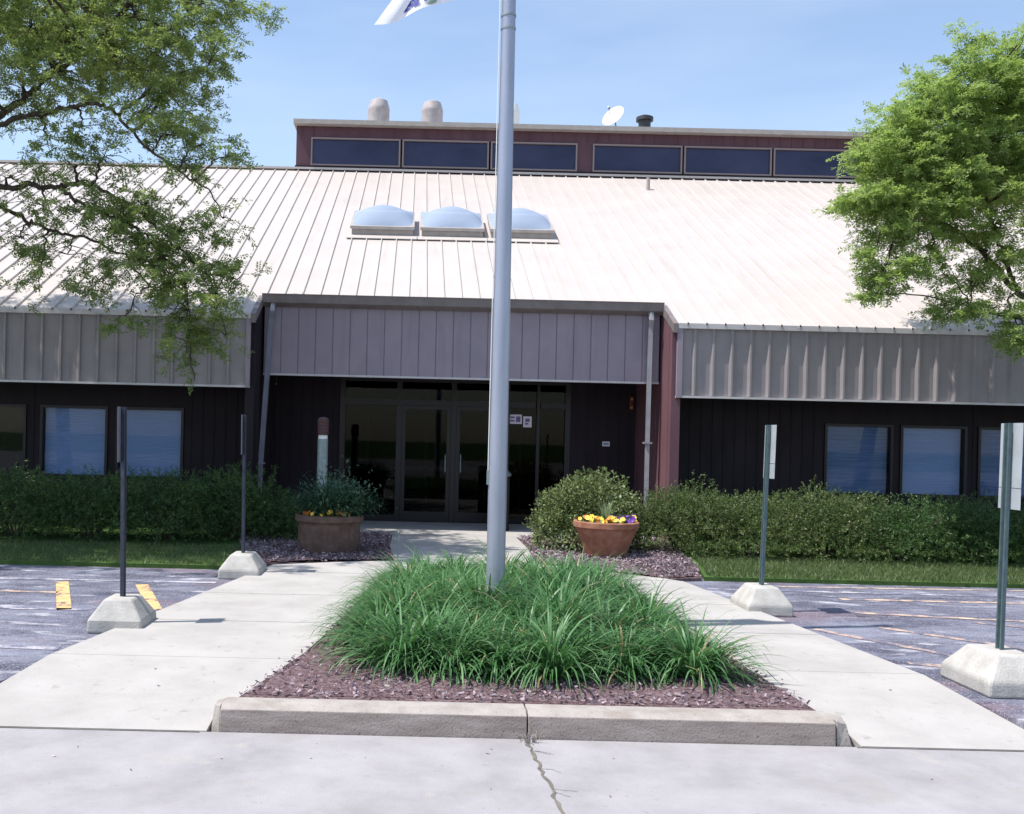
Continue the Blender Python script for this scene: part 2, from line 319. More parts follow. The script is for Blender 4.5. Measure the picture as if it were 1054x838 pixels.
# crack in the road
cr = MB(); random.seed(3)
pts = []
a = G(542,762,APZ); b2 = G(580,838,APZ); n = 26
for i in range(n+1):
    t = i/n; w = random.uniform(.003,.013)*(1.6 if t < .15 else 1)
    x = a[0]+(b2[0]-a[0])*t*1.15+random.uniform(-.012,.012); y = a[1]-.0-(a[1]-b2[1])*t*1.15; pts.append((x,min(y,5.62),w))
for i in range(n):
    p, q = pts[i], pts[i+1]; cr.add([(p[0]-p[2],p[1],APZ+.003),(q[0]-q[2],q[1],APZ+.003),(q[0]+q[2],q[1],APZ+.003),(p[0]+p[2],p[1],APZ+.003)],[(0,1,2,3)])
random.seed(8)
for k in range(5):
    p = pts[random.randint(3,n-3)]; q = (p[0],p[1]); dr_ = random.choice((-1,1))
    for m_ in range(4):
        q2_ = (q[0]+dr_*random.uniform(.012,.04), q[1]-random.uniform(.0,.03)); cr.add([(q[0],q[1]-.003,APZ+.003),(q2_[0],q2_[1]-.002,APZ+.003),(q2_[0],q2_[1]+.001,APZ+.003),(q[0],q[1]+.002,APZ+.003)],[(0,1,2,3)]); q = q2_
for (x0,x1) in ((-8,-1.2),(2.6,8)): cr.add([(x0,5.605,APZ+.003),(x1,5.605,APZ+.003),(x1,5.618,APZ+.003),(x0,5.618,APZ+.003)],[(0,1,2,3)])
o = cr.build('road_crack', M['joint']); tag(o, 'dark crack in the concrete drive below the kerb joint', 'crack', kind='structure')

# paint on the lot
def stripe(name, p, q, w, m, label):
    a, b = Vector(G(*p, LOTZ)), Vector(G(*q, LOTZ)); d = (b-a).normalized(); s = Vector((-d.y,d.x))*w/2
    z = LOTZ+.004
    o = MB().add([(*(a-s),z),(*(b-s),z),(*(b+s),z),(*(a+s),z)],[(0,1,2,3)]).build(name, m); tag(o, label, 'painted line', kind='structure')
stripe('painted_line', (66,628), (64,599), .13, M['orange'], 'short orange bar painted on the left parking bay')
stripe('painted_line', (160,628), (146,602), .13, M['orange'], 'short slanted orange bar painted beside the left walk')
stripe('painted_line', (-160,592), (222,600), .10, M['white_line'], 'faded white line across the left lot near the lawn')
stripe('painted_line', (-160,622), (92,628), .10, M['white_line'], 'faded white line across the middle of the left lot')
stripe('painted_line', (-100,662), (60,668), .10, M['white_line'], 'faded white line at the near side of the left lot')
stripe('painted_line', (838,648), (990,677), .09, M['yellow_line'], 'faded yellow line slanting to the right front sign base')
stripe('painted_line', (905,646), (1160,684), .09, M['yellow_line'], 'second faded yellow line slanting across the right lot')
stripe('painted_line', (865,617), (1250,626), .10, M['yellow_line'], 'faded yellow line along the back of the right lot')
stripe('painted_line', (745,607), (1250,620), .09, M['white_line'], 'faded white line next to the lawn on the right lot')
stripe('painted_line', (935,683), (1100,697), .09, M['yellow_line'], 'faded yellow line behind the right front sign base')

stripe('painted_line', (880,631), (1250,650), .09, M['yellow_line'], 'faded orange line across the middle of the right lot')
stripe('painted_line', (1000,641), (1250,664), .09, M['yellow_line'], 'short faded line near the right edge of the lot')
stripe('painted_line', (800,604), (1250,612), .08, M['yellow_line'], 'thin orange line nearest the lawn on the right lot')
stripe('painted_line', (-100,606), (60,610), .08, M['yellow_line'], 'faded orange line between the white lines of the left lot')
# lawn strips + beds
LY0, LY1 = 11.75, 17.2
lw = MB(); lw.prism([(-40,LY0),(-2.02,LY0),(-2.3,13.1),(-2.9,17.2),(-40,17.2)], -.2, .0); lw.prism([(3.55,LY0),(40,LY0),(40,17.2),(4.3,17.2),(3.75,12.7)], -.2, 0)
tag(lw.build('lawn', M['lawn']), 'narrow mown lawn strips before the hedges', 'lawn', kind='structure')
BEDL = [(-2.0,12.0),(q2[0]-.5,12.46),(q2[0],12.61),(-.33,14.3),(-.33,16.0),(-2.88,16.0),(-2.28,13.1)]
BEDR = [(q3[0],12.61),(q3[0]+.9,11.91),(3.0,11.56),(3.5,11.72),(3.74,12.7),(4.15,16.0),(1.73,16.0),(1.73,14.3)]
def bumpy(name, poly, z, m, skirt, res=.07, amp=.03, label=''):
    xs = [p[0] for p in poly]; ys_ = [p[1] for p in poly]
    def inside(x, y):
        c = False; n = len(poly)
        for i in range(n):
            x1,y1 = poly[i]; x2,y2 = poly[(i+1)%n]
            if (y1 > y) != (y2 > y) and x < (x2-x1)*(y-y1)/(y2-y1)+x1: c = not c
        return c
    b = MB(); b.prism(poly, z-skirt, z)
    nx = int((max(xs)-min(xs))/res); ny = int((max(ys_)-min(ys_))/res); idx = {}; vs = []; fs = []
    for j in range(ny+1):
        for i in range(nx+1):
            x = min(xs)+i*res; y = min(ys_)+j*res
            if inside(x-.03,y) and inside(x+.03,y) and inside(x,y-.03) and inside(x,y+.03):
                idx[i,j] = len(vs); fd = max(0,min(1,(y-min(ys_)-.07)/.2)); vs.append((x,y,z+.002+fd*(.008+amp*(.5+.5*noise.noise(Vector((x*2,y*2,0))))+.012*noise.noise(Vector((x*14,y*14,3))))))
    for (i,j) in idx:
        if (i+1,j) in idx and (i+1,j+1) in idx and (i,j+1) in idx: fs.append((idx[i,j],idx[i+1,j],idx[i+1,j+1],idx[i,j+1]))
    b.add(vs, fs); o = b.build(name, m); tag(o, label, 'mulch bed', kind='structure'); return inside
inI = bumpy('flagpole_bed', [(ISL[0][0]-.02,5.842)]+ISL[1:5]+[(ISL[5][0],5.842)], .014, M['mulch'], .17, label='mulched bed behind the kerb')
inL = bumpy('mulch_bed', BEDL, -.01, M['mulch'], .15, label='shaded mulch bed left of the entrance walk')
inR = bumpy('mulch_bed', BEDR, -.01, M['mulch'], .15, label='mulch bed right of the entrance walk')
def scatter(inside, bbox, n):
    out = []
    while len(out) < n:
        x = random.uniform(bbox[0],bbox[1]); y = random.uniform(bbox[2],bbox[3])
        if inside(x,y): out.append((x,y))
    return np.array(out)
def flakes(name, pts, z, smin, smax, m, label):
    n = len(pts); c = np.column_stack([pts, z+RNG.uniform(0,.03,n)]); a = RNG.normal(size=(n,3)); a[:,2] *= .45; a /= np.linalg.norm(a,axis=1)[:,None]
    r = RNG.normal(size=(n,3)); b = np.cross(a,r); b /= np.linalg.norm(b,axis=1)[:,None]
    s = RNG.uniform(smin,smax,n)[:,None]; w = s*RNG.uniform(.25,.6,n)[:,None]
    V = np.stack([c-a*s-b*w*.6, c+a*s-b*w, c+a*s*.8+b*w, c-a*s*.9+b*w],axis=1).reshape(-1,3)
    o = npmesh(name, V, 4, m); tag(o, label, 'mulch', kind='stuff')
flakes('mulch_chips', scatter(inI,(-1.2,2.6,5.84,11.4),15000), .022, .006, .02, M['chips'], 'reddish purple mulch chips around the grasses of the flagpole bed')
flakes('mulch_chips', np.vstack([scatter(inL,(-3,.2,12,16),5000), scatter(inR,(.9,4.3,11.5,16),8000)]), .015, .009, .026, M['chips'], 'purple brown mulch chips in the beds beside the entrance')

# mown grass
def blades(name, pts, z, h, w, m, label, lean=.5):
    n = len(pts); c = np.column_stack([pts, np.full(n,z)]); th = RNG.uniform(0,2*PI,n); hh = RNG.uniform(h*.5,h,n)
    d = np.column_stack([np.cos(th),np.sin(th),np.zeros(n)]); ln = RNG.normal(0,lean,(n,2))*hh[:,None]
    tip = c+np.column_stack([ln, hh]); V = np.stack([c-d*w, c+d*w, tip],axis=1).reshape(-1,3)
    o = npmesh(name, V, 3, m); tag(o, label, 'grass', kind='stuff')
gp = []
for k in range(42000):
    x = random.choice((random.uniform(-9,-2.05), random.uniform(3.6,11.5), random.uniform(3.6,11.5))); y = random.uniform(LY0,13.7)
    if x < 0 and x > -2.05-(y-11.9)*.2: continue
    if x > 0 and x < 3.62+max(0,(y-11.8))*.18: continue
    gp.append((x,y))
blades('mown_grass', np.array(gp), -.005, .07, .006, M['grass_blade'], 'short green grass on the lawn strips in front of the hedges')

# ------------------------------------------------------------------ foliage helpers
def leaf_quads(c, size, asp=.5, up=.3, dirs=None, flat=0.0):
    n = len(c); a = RNG.normal(size=(n,3)) if dirs is None else dirs+RNG.normal(size=(n,3))*.45
    a[:,2] = a[:,2]*(1-flat); a /= np.linalg.norm(a,axis=1)[:,None]+1e-9
    r = RNG.normal(size=(n,3)); r[:,2] += up*2; b = np.cross(a,r); b /= np.linalg.norm(b,axis=1)[:,None]+1e-9
    s = (size*RNG.uniform(.6,1.3,n))[:,None]; w = s*asp
    return np.stack([c, c+a*s*.55-b*w*.5, c+a*s, c+a*s*.5+b*w*.5],axis=1).reshape(-1,3)
def lumpy_points(n, center, rad, seed, lump=.28, freq=1.9, inner=.72, zmin=-.86):
    """points in the outer shell of a lumpy ellipsoid, with outward normals"""
    d = RNG.normal(size=(n*2,3)); d /= np.linalg.norm(d,axis=1)[:,None]; d = d[d[:,2] > zmin][:n]
    rr = np.array([1+lump*noise.noise(Vector((q[0]*freq+seed, q[1]*freq, q[2]*freq)))*1.6+lump*.6*noise.noise(Vector((q[0]*freq*3+seed, q[1]*freq*3, q[2]*freq*3))) for q in d])
    t = RNG.uniform(inner,1.04,len(d))
    dd = d.copy(); hn = np.linalg.norm(d[:,:2],axis=1)+1e-6; low = d[:,2] < .15; k = np.where(low, np.maximum(hn, 1.1)/hn, 1.0); dd[:,0] *= k; dd[:,1] *= k
    return np.asarray(center)+dd*np.asarray(rad)*(rr*t)[:,None], d
def shrub(name, loc, rad, n, m, leaf, label, group=None, asp=.45, seed=0, stems=8, sprays=True, lump=.28, cat='shrub'):
    root = empty(name, (loc[0],loc[1],0), label, cat, group)
    c = (loc[0],loc[1],rad[2]*.86)
    if sprays:
        k = max(1,n//14); pc, d = lumpy_points(k, c, rad, seed, lump, inner=.35)
        up = d+np.array([0,0,.55]); up += RNG.normal(size=up.shape)*.35; up /= np.linalg.norm(up,axis=1)[:,None]
        L = RNG.uniform(.05,.10,len(pc))*max(rad); cs=[]; ds=[]
        for j in range(14):
            t = j/13; cs.append(pc+up*(L*t)[:,None]+RNG.normal(size=pc.shape)*.008); ds.append(up*.6+RNG.normal(size=up.shape)*.7)
        pts = np.vstack(cs); dr = np.vstack(ds)
    else:
        pts, dr = lumpy_points(n, c, rad, seed, lump, inner=.5); dr = dr*.6+RNG.normal(size=dr.shape)*.7
    ok = pts[:,2] > .02; pts = pts[ok]; dr = dr[ok]
    npmesh('foliage', leaf_quads(pts, leaf, asp, dirs=dr), 4, m, root)
    # woody stems
    b = MB()
    for i in range(stems):
        a = 2*PI*i/stems+random.uniform(-.3,.3); r = random.uniform(.3,.75)
        e = Vector((c[0]+rad[0]*r*math.cos(a), c[1]+rad[1]*r*math.sin(a), rad[2]*random.uniform(.9,1.5)))
        s = Vector((loc[0]+.06*math.cos(a), loc[1]+.06*math.sin(a), -.02)); mid = s.lerp(e,.5)+Vector((0,0,.1))
        b.tube([s,mid,e],[.022,.015,.006],6)
    b.build('stem', M['bark'], root, True)
    return root

# ------------------------------------------------------------------ daylily bed
def strap(cx, cy, z, n, hmin, hmax, spread, w, seg=4, r0m=.06):
    th = RNG.uniform(0,2*PI,n); L = RNG.uniform(hmin,hmax,n); r0 = r0m*np.sqrt(RNG.uniform(0,1,n))
    out = RNG.uniform(.15,1.0,n)*spread; ww = RNG.uniform(w*.7,w*1.2,n)
    t = np.linspace(0,1,seg+1); dx, dy = np.cos(th), np.sin(th); tx = RNG.normal(0,.15,n)
    V = np.zeros((n,seg+1,2,3))
    for k, tt in enumerate(t):
        rad = r0+L*out*tt**1.5*.75; h = L*(tt*1.15-(.28+.75*out)*tt**2.3*.62)
        wd = ww*(1-tt**2.2)*.5+.0008
        px = cx+dx*rad+tx*tt*L*.3*-dy; py = cy+dy*rad+tx*tt*L*.3*dx
        for s_, sg in ((0,-1),(1,1)):
            V[:,k,s_,0] = px-dy*wd*sg; V[:,k,s_,1] = py+dx*wd*sg; V[:,k,s_,2] = z+h
    base = (np.arange(n)*(seg+1)*2)[:,None,None]
    k = np.arange(seg)[None,:,None]*2
    Fq = (base+k+np.array([0,1,3,2])[None,None,:]).reshape(-1,4)
    return V.reshape(-1,3), Fq
def arch(cx, cy, z, n, lmin, lmax, w, r0m, seg=6, emin=38, kmin=60, kmax=150):
    th = RNG.uniform(0,2*PI,n); L = RNG.uniform(lmin,lmax,n); q = np.sqrt(RNG.uniform(0,1,n)); r0 = r0m*q
    el = np.radians(88-(88-emin)*q**1.3+RNG.normal(0,6,n)); kap = np.radians(RNG.uniform(kmin,kmax,n))
    a0 = th+RNG.normal(0,.35,n); ww = RNG.uniform(w*.7,w*1.25,n); tw = RNG.normal(0,.5,n)
    V = np.zeros((n,seg+1,2,3)); px = cx+np.cos(th)*r0; py = cy+np.sin(th)*r0; pz = np.full(n,z-.01)
    for k in range(seg+1):
        t = k/seg; wd = ww*np.clip(1-t**2.4,.04,1)*.5; sx = -np.sin(a0+tw*t); sy = np.cos(a0+tw*t)
        for s_, sg in ((0,-1),(1,1)): V[:,k,s_,0] = px+sx*wd*sg; V[:,k,s_,1] = py+sy*wd*sg; V[:,k,s_,2] = np.maximum(pz, z+.012)
        ang = el-kap*(t+.5/seg)**1.6; st = L/seg; px = px+np.cos(ang)*np.cos(a0)*st; py = py+np.cos(ang)*np.sin(a0)*st; pz = pz+np.sin(ang)*st
    base = (np.arange(n)*(seg+1)*2)[:,None,None]; k = np.arange(seg)[None,:,None]*2
    return V.reshape(-1,3), (base+k+np.array([0,1,3,2])[None,None,:]).reshape(-1,4)
cl = []
random.seed(23)
row = 0; y = 6.62
while y < 10.5:
    t = (y-6.62)/3.9; x = -.13+t*.06+(row % 2)*.18
    while x < 1.97-t*.02:
        cl.append((x+random.uniform(-.11,.11), y+random.uniform(-.10,.10), random.uniform(.74,1.12)*(1.0+.16*math.exp(-((x-.65)**2+(y-8.3)**2)/1.5)), random.random())); x += .40
    y += .34; row += 1
Vs=[]; Fs=[]; MI=[]; off=0
for (x, y, sc_, c_) in cl:
    v, f = arch(x, y, 0, 400, .36*sc_, .68*sc_, .0175, .12, emin=40)
    mi_ = np.repeat((RNG.uniform(0,1,400) < .025).astype(int), 6)
    Vs.append(v); Fs.append(f+off); MI.append(mi_); off += len(v)
MI = np.concatenate(MI)
o = npmesh('ornamental_grass', np.vstack(Vs), 4, [M['lily'],M['straw']], None, True, mi=MI, F4=np.vstack(Fs)); tag(o, 'dense mound of green arching strap leaved grasses around the flagpole', 'ornamental grass', kind='stuff')

# ------------------------------------------------------------------ flagpole and flag
PY = 8.2; PX = P(508.5,655,PY)[0]
fp = empty('flagpole', (PX,PY,0), 'tall silver aluminium flagpole rising from the green grass bed', 'flagpole')
b = MB(); b.lathe([(.079,-.03),(.079,1.2),(.074,2.4),(.062,4.4),(.050,7.6),(.048,7.75)], (PX,PY,0), 32); b.build('shaft', M['pole'], fp, True)
b = MB(); b.lathe([(.17,.0),(.17,.02),(.13,.06),(.085,.075),(.082,.03)], (PX,PY,0), 32, False); b.build('flash_collar', M['pole'], fp, True)
for z in (5.05,5.16):
    b = MB(); b.lathe([(.055,0),(.064,.006),(.064,.024),(.055,.03)], (PX,PY,z), 28, False); b.build('band', M['galv'], fp, True)
b = MB(); b.lathe([(.001,-.06),(.035,-.05),(.06,0),(.035,.05),(.001,.06)], (PX,PY,7.83), 24); b.lathe([(.05,7.74),(.03,7.8)], (PX,PY,0), 20); b.build('finial', M['pole'], fp, True)
b = MB(); b.tube([(PX-.085,PY-.02,1.3),(PX-.078,PY-.02,4.0),(PX-.07,PY-.02,7.7)], .004, 6); b.build('halyard', M['white'], fp)
b = MB(); b.box(PX-.095,PX-.07,PY-.03,PY-.01,1.22,1.34); b.build('cleat', M['galv'], fp)
# flag: corners lower hoist, lower fly fixed on the photo
hl = Vector(P(519,-16,PY)); hu = hl+Vector((0,0,.72)); fl = Vector(P(385,26,PY-.05)); fu = Vector(P(452,-62,PY+.1))
W_, H_ = 40, 24
def flagpt(s, t, off=0.0):           # t 0 lower edge, 1 upper
    lo = hl.lerp(fl,s)+Vector((0,0,-.0*math.sin(PI*s))); up = hu.lerp(fu,s)
    p = lo.lerp(up,t); p.y += .055*math.sin(9*s+2.2*t)*s+.03*math.sin(17*s-3*t)*s+off
    return p
b = MB(); vs = [flagpt(i/W_, j/H_) for j in range(H_+1) for i in range(W_+1)]
b.add(vs, [(j*(W_+1)+i, j*(W_+1)+i+1, (j+1)*(W_+1)+i+1, (j+1)*(W_+1)+i) for j in range(H_) for i in range(W_)])
fg = b.build('flag', M['flag'], None, True); tag(fg, 'white flag with navy lettering flying left from the flagpole top', 'flag')
def glyph(b, strokes, s0, t0, sw, th, wd):
    for (x1,y1,x2,y2) in strokes:
        n = 5
        dx, dy = x2-x1, y2-y1; l = math.hypot(dx*sw,dy*th) or 1
        nx, ny = -dy*th/l*wd/1.0, dx*sw/l*wd
        for k in range(n):
            a0, a1 = k/n, (k+1)/n
            q = []
            for (a, sg) in ((a0,-1),(a1,-1),(a1,1),(a0,1)):
                q.append(flagpt(s0-(x1+dx*a)*sw+nx*sg, t0+(y1+dy*a)*th+ny*sg*1.5, -.012))
            b.add(q, [(0,1,2,3)])
LET = {'B':[(0,0,0,1),(0,0,.8,.1),(.8,.1,.8,.45),(0,.5,.8,.45),(.8,.5,.7,.95),(0,1,.7,.95)], 'L':[(0,0,0,1),(0,0,.8,0)],
       'O':[(0,.1,0,.9),(.85,.1,.85,.9),(0,.05,.85,.05),(0,.95,.85,.95)], 'M':[(0,0,0,1),(0,1,.45,.4),(.45,.4,.9,1),(.9,1,.9,0)]}
b = MB()
for i, ch in enumerate('BLOOM'): glyph(b, [(x,y,X,Y) for x,y,X,Y in LET[ch]], .80-i*.075, .085+.006*i, .055, .13, .011)
tag(b.build('lettering', M['navy'], fg), 'navy lettering')
b = MB(); q = [flagpt(s_, t_, -.012) for s_, t_ in ((.60,.02),(.53,.02),(.53,.10),(.60,.10))]; b.add(q,[(0,1,2,3)]); b.build('emblem', M['emblem'], fg)

# ------------------------------------------------------------------ parking signs on concrete bases
def sign(xb, yb_, ztop, xw, yw, lab, plates, lean=0.0, yaw=0, base=(.27,.33), flip=1):
    gx, gy = G(xb, yb_, LOTZ+.0); r = empty('parking_sign', (gx,gy,LOTZ), lab, 'parking sign', 'parking signs in concrete bases')
    hx, hy = base; b = MB(); z0 = LOTZ-.0
    def ring(sx, sy, z): return [(gx-sx,gy-sy,z),(gx+sx,gy-sy,z),(gx+sx,gy+sy,z),(gx-sx,gy+sy,z)]
    b.hexa(ring(hx,hy,z0), ring(hx*.98,hy*.98,z0+.10)); 
    b.v = b.v; 
    b2 = MB(); R = [ring(hx,hy,z0), ring(hx*.985,hy*.985,z0+.105), ring(hx*.5,hy*.6,z0+.27)]
    vs = sum(R, []); b2.add(vs, [(3,2,1,0),(8,9,10,11)]+[(k*4+i,k*4+(i+1)%4,(k+1)*4+(i+1)%4,(k+1)*4+i) for k in (0,1) for i in range(4)])
    b2.build('concrete_base', M['block'], r, bevel=.018)
    pb = MB(); zt = ztop; zb = z0+.24; dl = lean*(zt-zb)
    def sec(cx, z): # hat channel opening to the side
        prof = [(-.03,-.012),(-.018,-.012),(-.012,.014),(.012,.014),(.018,-.012),(.03,-.012),(.03,-.008),(.021,-.008),(.015,.018),(-.015,.018),(-.021,-.008),(-.03,-.008)]
        return [(cx+flip*p[1]*1.2, gy+p[0], z) for p in prof]
    a, c = sec(gx,zb), sec(gx+dl,zt); n = 12
    pb.add(a+c, [(i,(i+1)%n,n+(i+1)%n,n+i) for i in range(n)]+[tuple(range(n-1,-1,-1)), tuple(range(n,2*n))])
    pb.build('post', M['post'] if flip > 0 else M['post_shade'], r)
    for (p0, p1, w, m) in plates:
        q = MB(); cx = lambda z: gx+lean*(z-zb)
        za, zc = zt-p1, zt-p0; t = .003; c_, s_ = math.cos(yaw), math.sin(yaw); poly = []
        for (yy) in (-w/2, w/2):
            poly.append((yy*s_, yy*c_))
        off = flip*.024
        lo = [(cx(za)+off+poly[0][0],gy+poly[0][1],za),(cx(za)+off+t+poly[0][0],gy+poly[0][1],za),(cx(za)+off+t+poly[1][0],gy+poly[1][1],za),(cx(za)+off+poly[1][0],gy+poly[1][1],za)]
        hi = [(p[0]+lean*(zc-za),p[1],zc) for p in lo]
        q.hexa(lo,hi); pl = q.build('sign_plate', m, r)
        bb = MB()
        for zz in (za+.04, zc-.04): 
            bb = MB(); bb.lathe([(.001,0),(.007,0),(.007,.004),(.001,.006)],(0,0,0),8)
            k = len(bb.v)-32
            for i in range(k,len(bb.v)):
                x_,y_,z_ = bb.v[i]; bb.v[i] = (cx(zz)+off-flip*(z_+.001), gy+x_, zz+y_)
            bb.build('bolt', M['galv'], pl)
    return r
sign(126,647,1.80,0,0,'parking sign seen edge on, front left, its concrete base beside the orange bars',[(0,.46,.20,M['plate_shade'])],-.018,0,(.225,.24),-1)
sign(250,593,1.82,0,0,'parking sign at the far left, before the shaded hedge and left of the clay planter',[(0,.46,.20,M['plate_shade'])],-.012,0,(.235,.3),-1)
sign(783,630,1.81,0,0,'parking sign before the sunlit hedge at the far end of the right walk',[(0,.38,.30,M['plate']),(.385,.53,.30,M['plate'])],.020,0,(.225,.27),1)
sign(1028,708,1.80,0,0,'nearest parking sign, at the right edge, a small plate below its big plate',[(0,.45,.25,M['plate']),(.455,.60,.25,M['plate'])],.016,0,(.25,.31),1)

# ------------------------------------------------------------------ building
D1, D2, D3, DW, DD = 15.91, 16.7, 25.6, 17.2, 18.5
Z1, Z2, Z3 = 3.589, 3.995, 8.58
SL = (Z2-Z1)/(D2-D1); 
def zr(y): # roof plane, through eave and ridge
    return Z1+(Z3-Z1)*(y-D1)/(D3-D1)
Z2 = zr(D2)
XC0, XC1 = -2.66, 4.22; XB0, XB1 = -17.0, 21.0; YB = D3+12.5
B = empty('office_building', (0.8,DD,0), 'low office building with pale metal roof, tan ribbed fascias and recessed dark entrance', 'building')
FB1 = 2.385; FB2 = 2.64
# roof slabs with three front edges
rf = MB(); T = .05
def roofpoly(x0, x1, y0, y1):
    rf.hexa([(x0,y0,zr(y0)-T),(x1,y0,zr(y0)-T),(x1,y1,zr(y1)-T),(x0,y1,zr(y1)-T)], [(x0,y0,zr(y0)),(x1,y0,zr(y0)),(x1,y1,zr(y1)),(x0,y1,zr(y1))])
EV = .06
roofpoly(XB0,XC0,D1-EV,D2-EV); roofpoly(XC1,XB1,D1-EV,D2-EV); roofpoly(XB0,XB1,D2-EV,D3)
rf.hexa([(XB0,D3,Z3-T),(XB1,D3,Z3-T),(XB1,YB,Z1),(XB0,YB,Z1)],[(XB0,D3,Z3),(XB1,D3,Z3),(XB1,YB,Z1+T),(XB0,YB,Z1+T)])
nrib = 0; X0r = .155
k0 = math.ceil((XB0+.1-X0r)/.305); k1 = math.floor((XB1-.1-X0r)/.305)
for k in range(k0, k1+1):
    x = X0r+k*.305
    y0 = D2-EV-.012 if XC0-.02 < x < XC1+.02 else D1-EV-.012
    h, w, w2 = .036, .02, .009
    rf.hexa([(x-w,y0,zr(y0)-.01),(x+w,y0,zr(y0)-.01),(x+w,D3,Z3-.01),(x-w,D3,Z3-.01)], [(x-w2,y0,zr(y0)+h),(x+w2,y0,zr(y0)+h),(x+w2,D3,Z3+h),(x-w2,D3,Z3+h)])
    # open dark rib ends
rf.mi = 1
for k in range(k0, k1+1):
    x = X0r+k*.305; y0 = (D2-EV-.016) if XC0-.02 < x < XC1+.02 else (D1-EV-.016)
    rf.add([(x-.018,y0,zr(y0)+.0),(x+.018,y0,zr(y0)+.0),(x+.009,y0,zr(y0)+.034),(x-.009,y0,zr(y0)+.034)],[(0,1,2,3)])
rf.mi = 0
rf.box(XB0,XB1,D3-.1,D3+.1,Z3+.005,Z3+.06)
roof = rf.build('roof', [M['roof'],M['dark']], B)
# rake trims along the cut
rk = MB()
for x0, x1 in ((XC0-.05,XC0+.03),(XC1-.03,XC1+.05)):
    a, c = D1-EV-.004, D2-EV
    rk = MB(); rk.hexa([(x0,a,zr(a)-.14),(x1,a,zr(a)-.14),(x1,c,zr(c)-.14),(x0,c,zr(c)-.14)], [(x0,a,zr(a)+.012),(x1,a,zr(a)+.012),(x1,c,zr(c)+.012),(x0,c,zr(c)+.012)])
    rk.build('rake_trim', M['gutter'], B)
# wing fascias
def wing_fascia(x0, x1, lab):
    b = MB(); zt = zr(D1)-.07
    b.box(x0,x1,D1,D1+.06,FB1,zt)
    k = math.ceil((x0+.03-X0r-.13)/.305); 
    while X0r+.13+k*.305 < x1-.04:
        x = X0r+.13+k*.305
        b.hexa([(x-.046,D1+.002,FB1+.012),(x+.026,D1+.002,FB1+.012),(x+.026,D1+.002,zt-.02),(x-.046,D1+.002,zt-.02)],
               [(x-.010,D1-.042,FB1+.012),(x+.018,D1-.042,FB1+.012),(x+.018,D1-.042,zt-.02),(x-.010,D1-.042,zt-.02)])
        # minor stiffener
        k += 1
    o = b.build('fascia_panel', M['tan'], B); tag(o, lab)
    t = MB(); t.box(x0-.004,x1+.004,D1-.046,D1+.07,FB1-.028,FB1+.006); t.box(x0-.004,x1+.004,D1-.062,D1+.03,zt-.03,zt+.055); t.build('trim', M['trim'], o)
    s = MB(); s.box(x0,x1,D1+.07,DW+.02,FB1+.02,FB1+.06); s.build('soffit', M['soffit'], o)
wing_fascia(XB0+.1, XC0-.06, 'tan ribbed fascia dappled by tree shade, left wing')
wing_fascia(XC1+.06, XB1-.1, 'tan ribbed fascia of the right wing')
# corner trim at the right wing edge
for x0, x1 in ((XC1+.045,XC1+.13),(XC0-.12,XC0-.05)): MB().box(x0,x1,D1-.052,D1+.01,FB1-.02,zr(D1)-.08).build('corner_trim', M['taupe'], B)
# canopy fascia
b = MB(); zt = Z2-.1; x0, x1 = XC0+.04, XC1-.04
b.box(x0,x1,D2+.02,D2+.08,FB2,zt)
n = 23; wv = (x1-x0)/n
for i in range(n): b.box(x0+i*wv+.009, x0+(i+1)*wv-.009, D2,D2+.03,FB2+.01,zt)
o = b.build('fascia_panel', M['taupe'], B); tag(o, 'flat taupe board fascia over the entrance')
t = MB(); t.box(x0,x1,D2-.012,D2+.09,FB2-.02,FB2+.012); t.build('trim', M['trim'], o)
t = MB(); t.box(x0,x1,D2+.09,DD+.02,FB2+.1,FB2+.15); t.build('soffit', M['soffit'], o)
b = MB(); gy = D2-EV-.13
b.extr([(gy,Z2-.03),(gy-.012,Z2-.0),(gy-.0,Z2-.02),(gy+.012,Z2-.15),(gy+.1,Z2-.19),(gy+.12,Z2-.19),(gy+.12,Z2-.055),(gy+.02,Z2-.055)], 'x', x0-.02, x1+.02)
b.build('gutter', M['gutter'], B, bevel=.004)
MB().box(x0-.02,x1+.02,D2-EV-.008,D2-.014,Z2-.2,Z2-.085).build('gutter_light_stop', M['gutter'], B)  # added board, blocks the sun sliver between gutter and roof
# downspouts
def dspout(path, m, lab):
    b = MB(); b.tube(path, .052, 4); 
    for p in (path[-2],): b.box(p[0]-.07,p[0]+.07,p[1]-.06,p[1]+.06,p[2]-.01,p[2]+.02)
    o = b.build('downspout', m, B); tag(o, lab)
xr = P(671,330,16.5)[0]; xr2 = P(667,489,16.5)[0]
dspout([(xr,gy+.06,Z2-.17),(xr,gy+.02,Z2-.30),(xr+.0,D2-.12,Z2-.42),(xr2,D2-.1,1.6),(xr2,D2-.1,.05)], M['pipe'], 'pale downspout at the right end of the entrance canopy')
xl = P(280,318,16.5)[0]; xl2 = P(267,488,16.5)[0]
dspout([(xl,gy+.06,Z2-.17),(xl,gy+.02,Z2-.30),(xl-.02,D2-.12,Z2-.42),(xl2,D2-.1,1.1),(xl2-.02,D2-.1,.05)], M['pipe_shade'], 'slightly slanting downspout coloured blue grey for shade at the left end of the canopy')
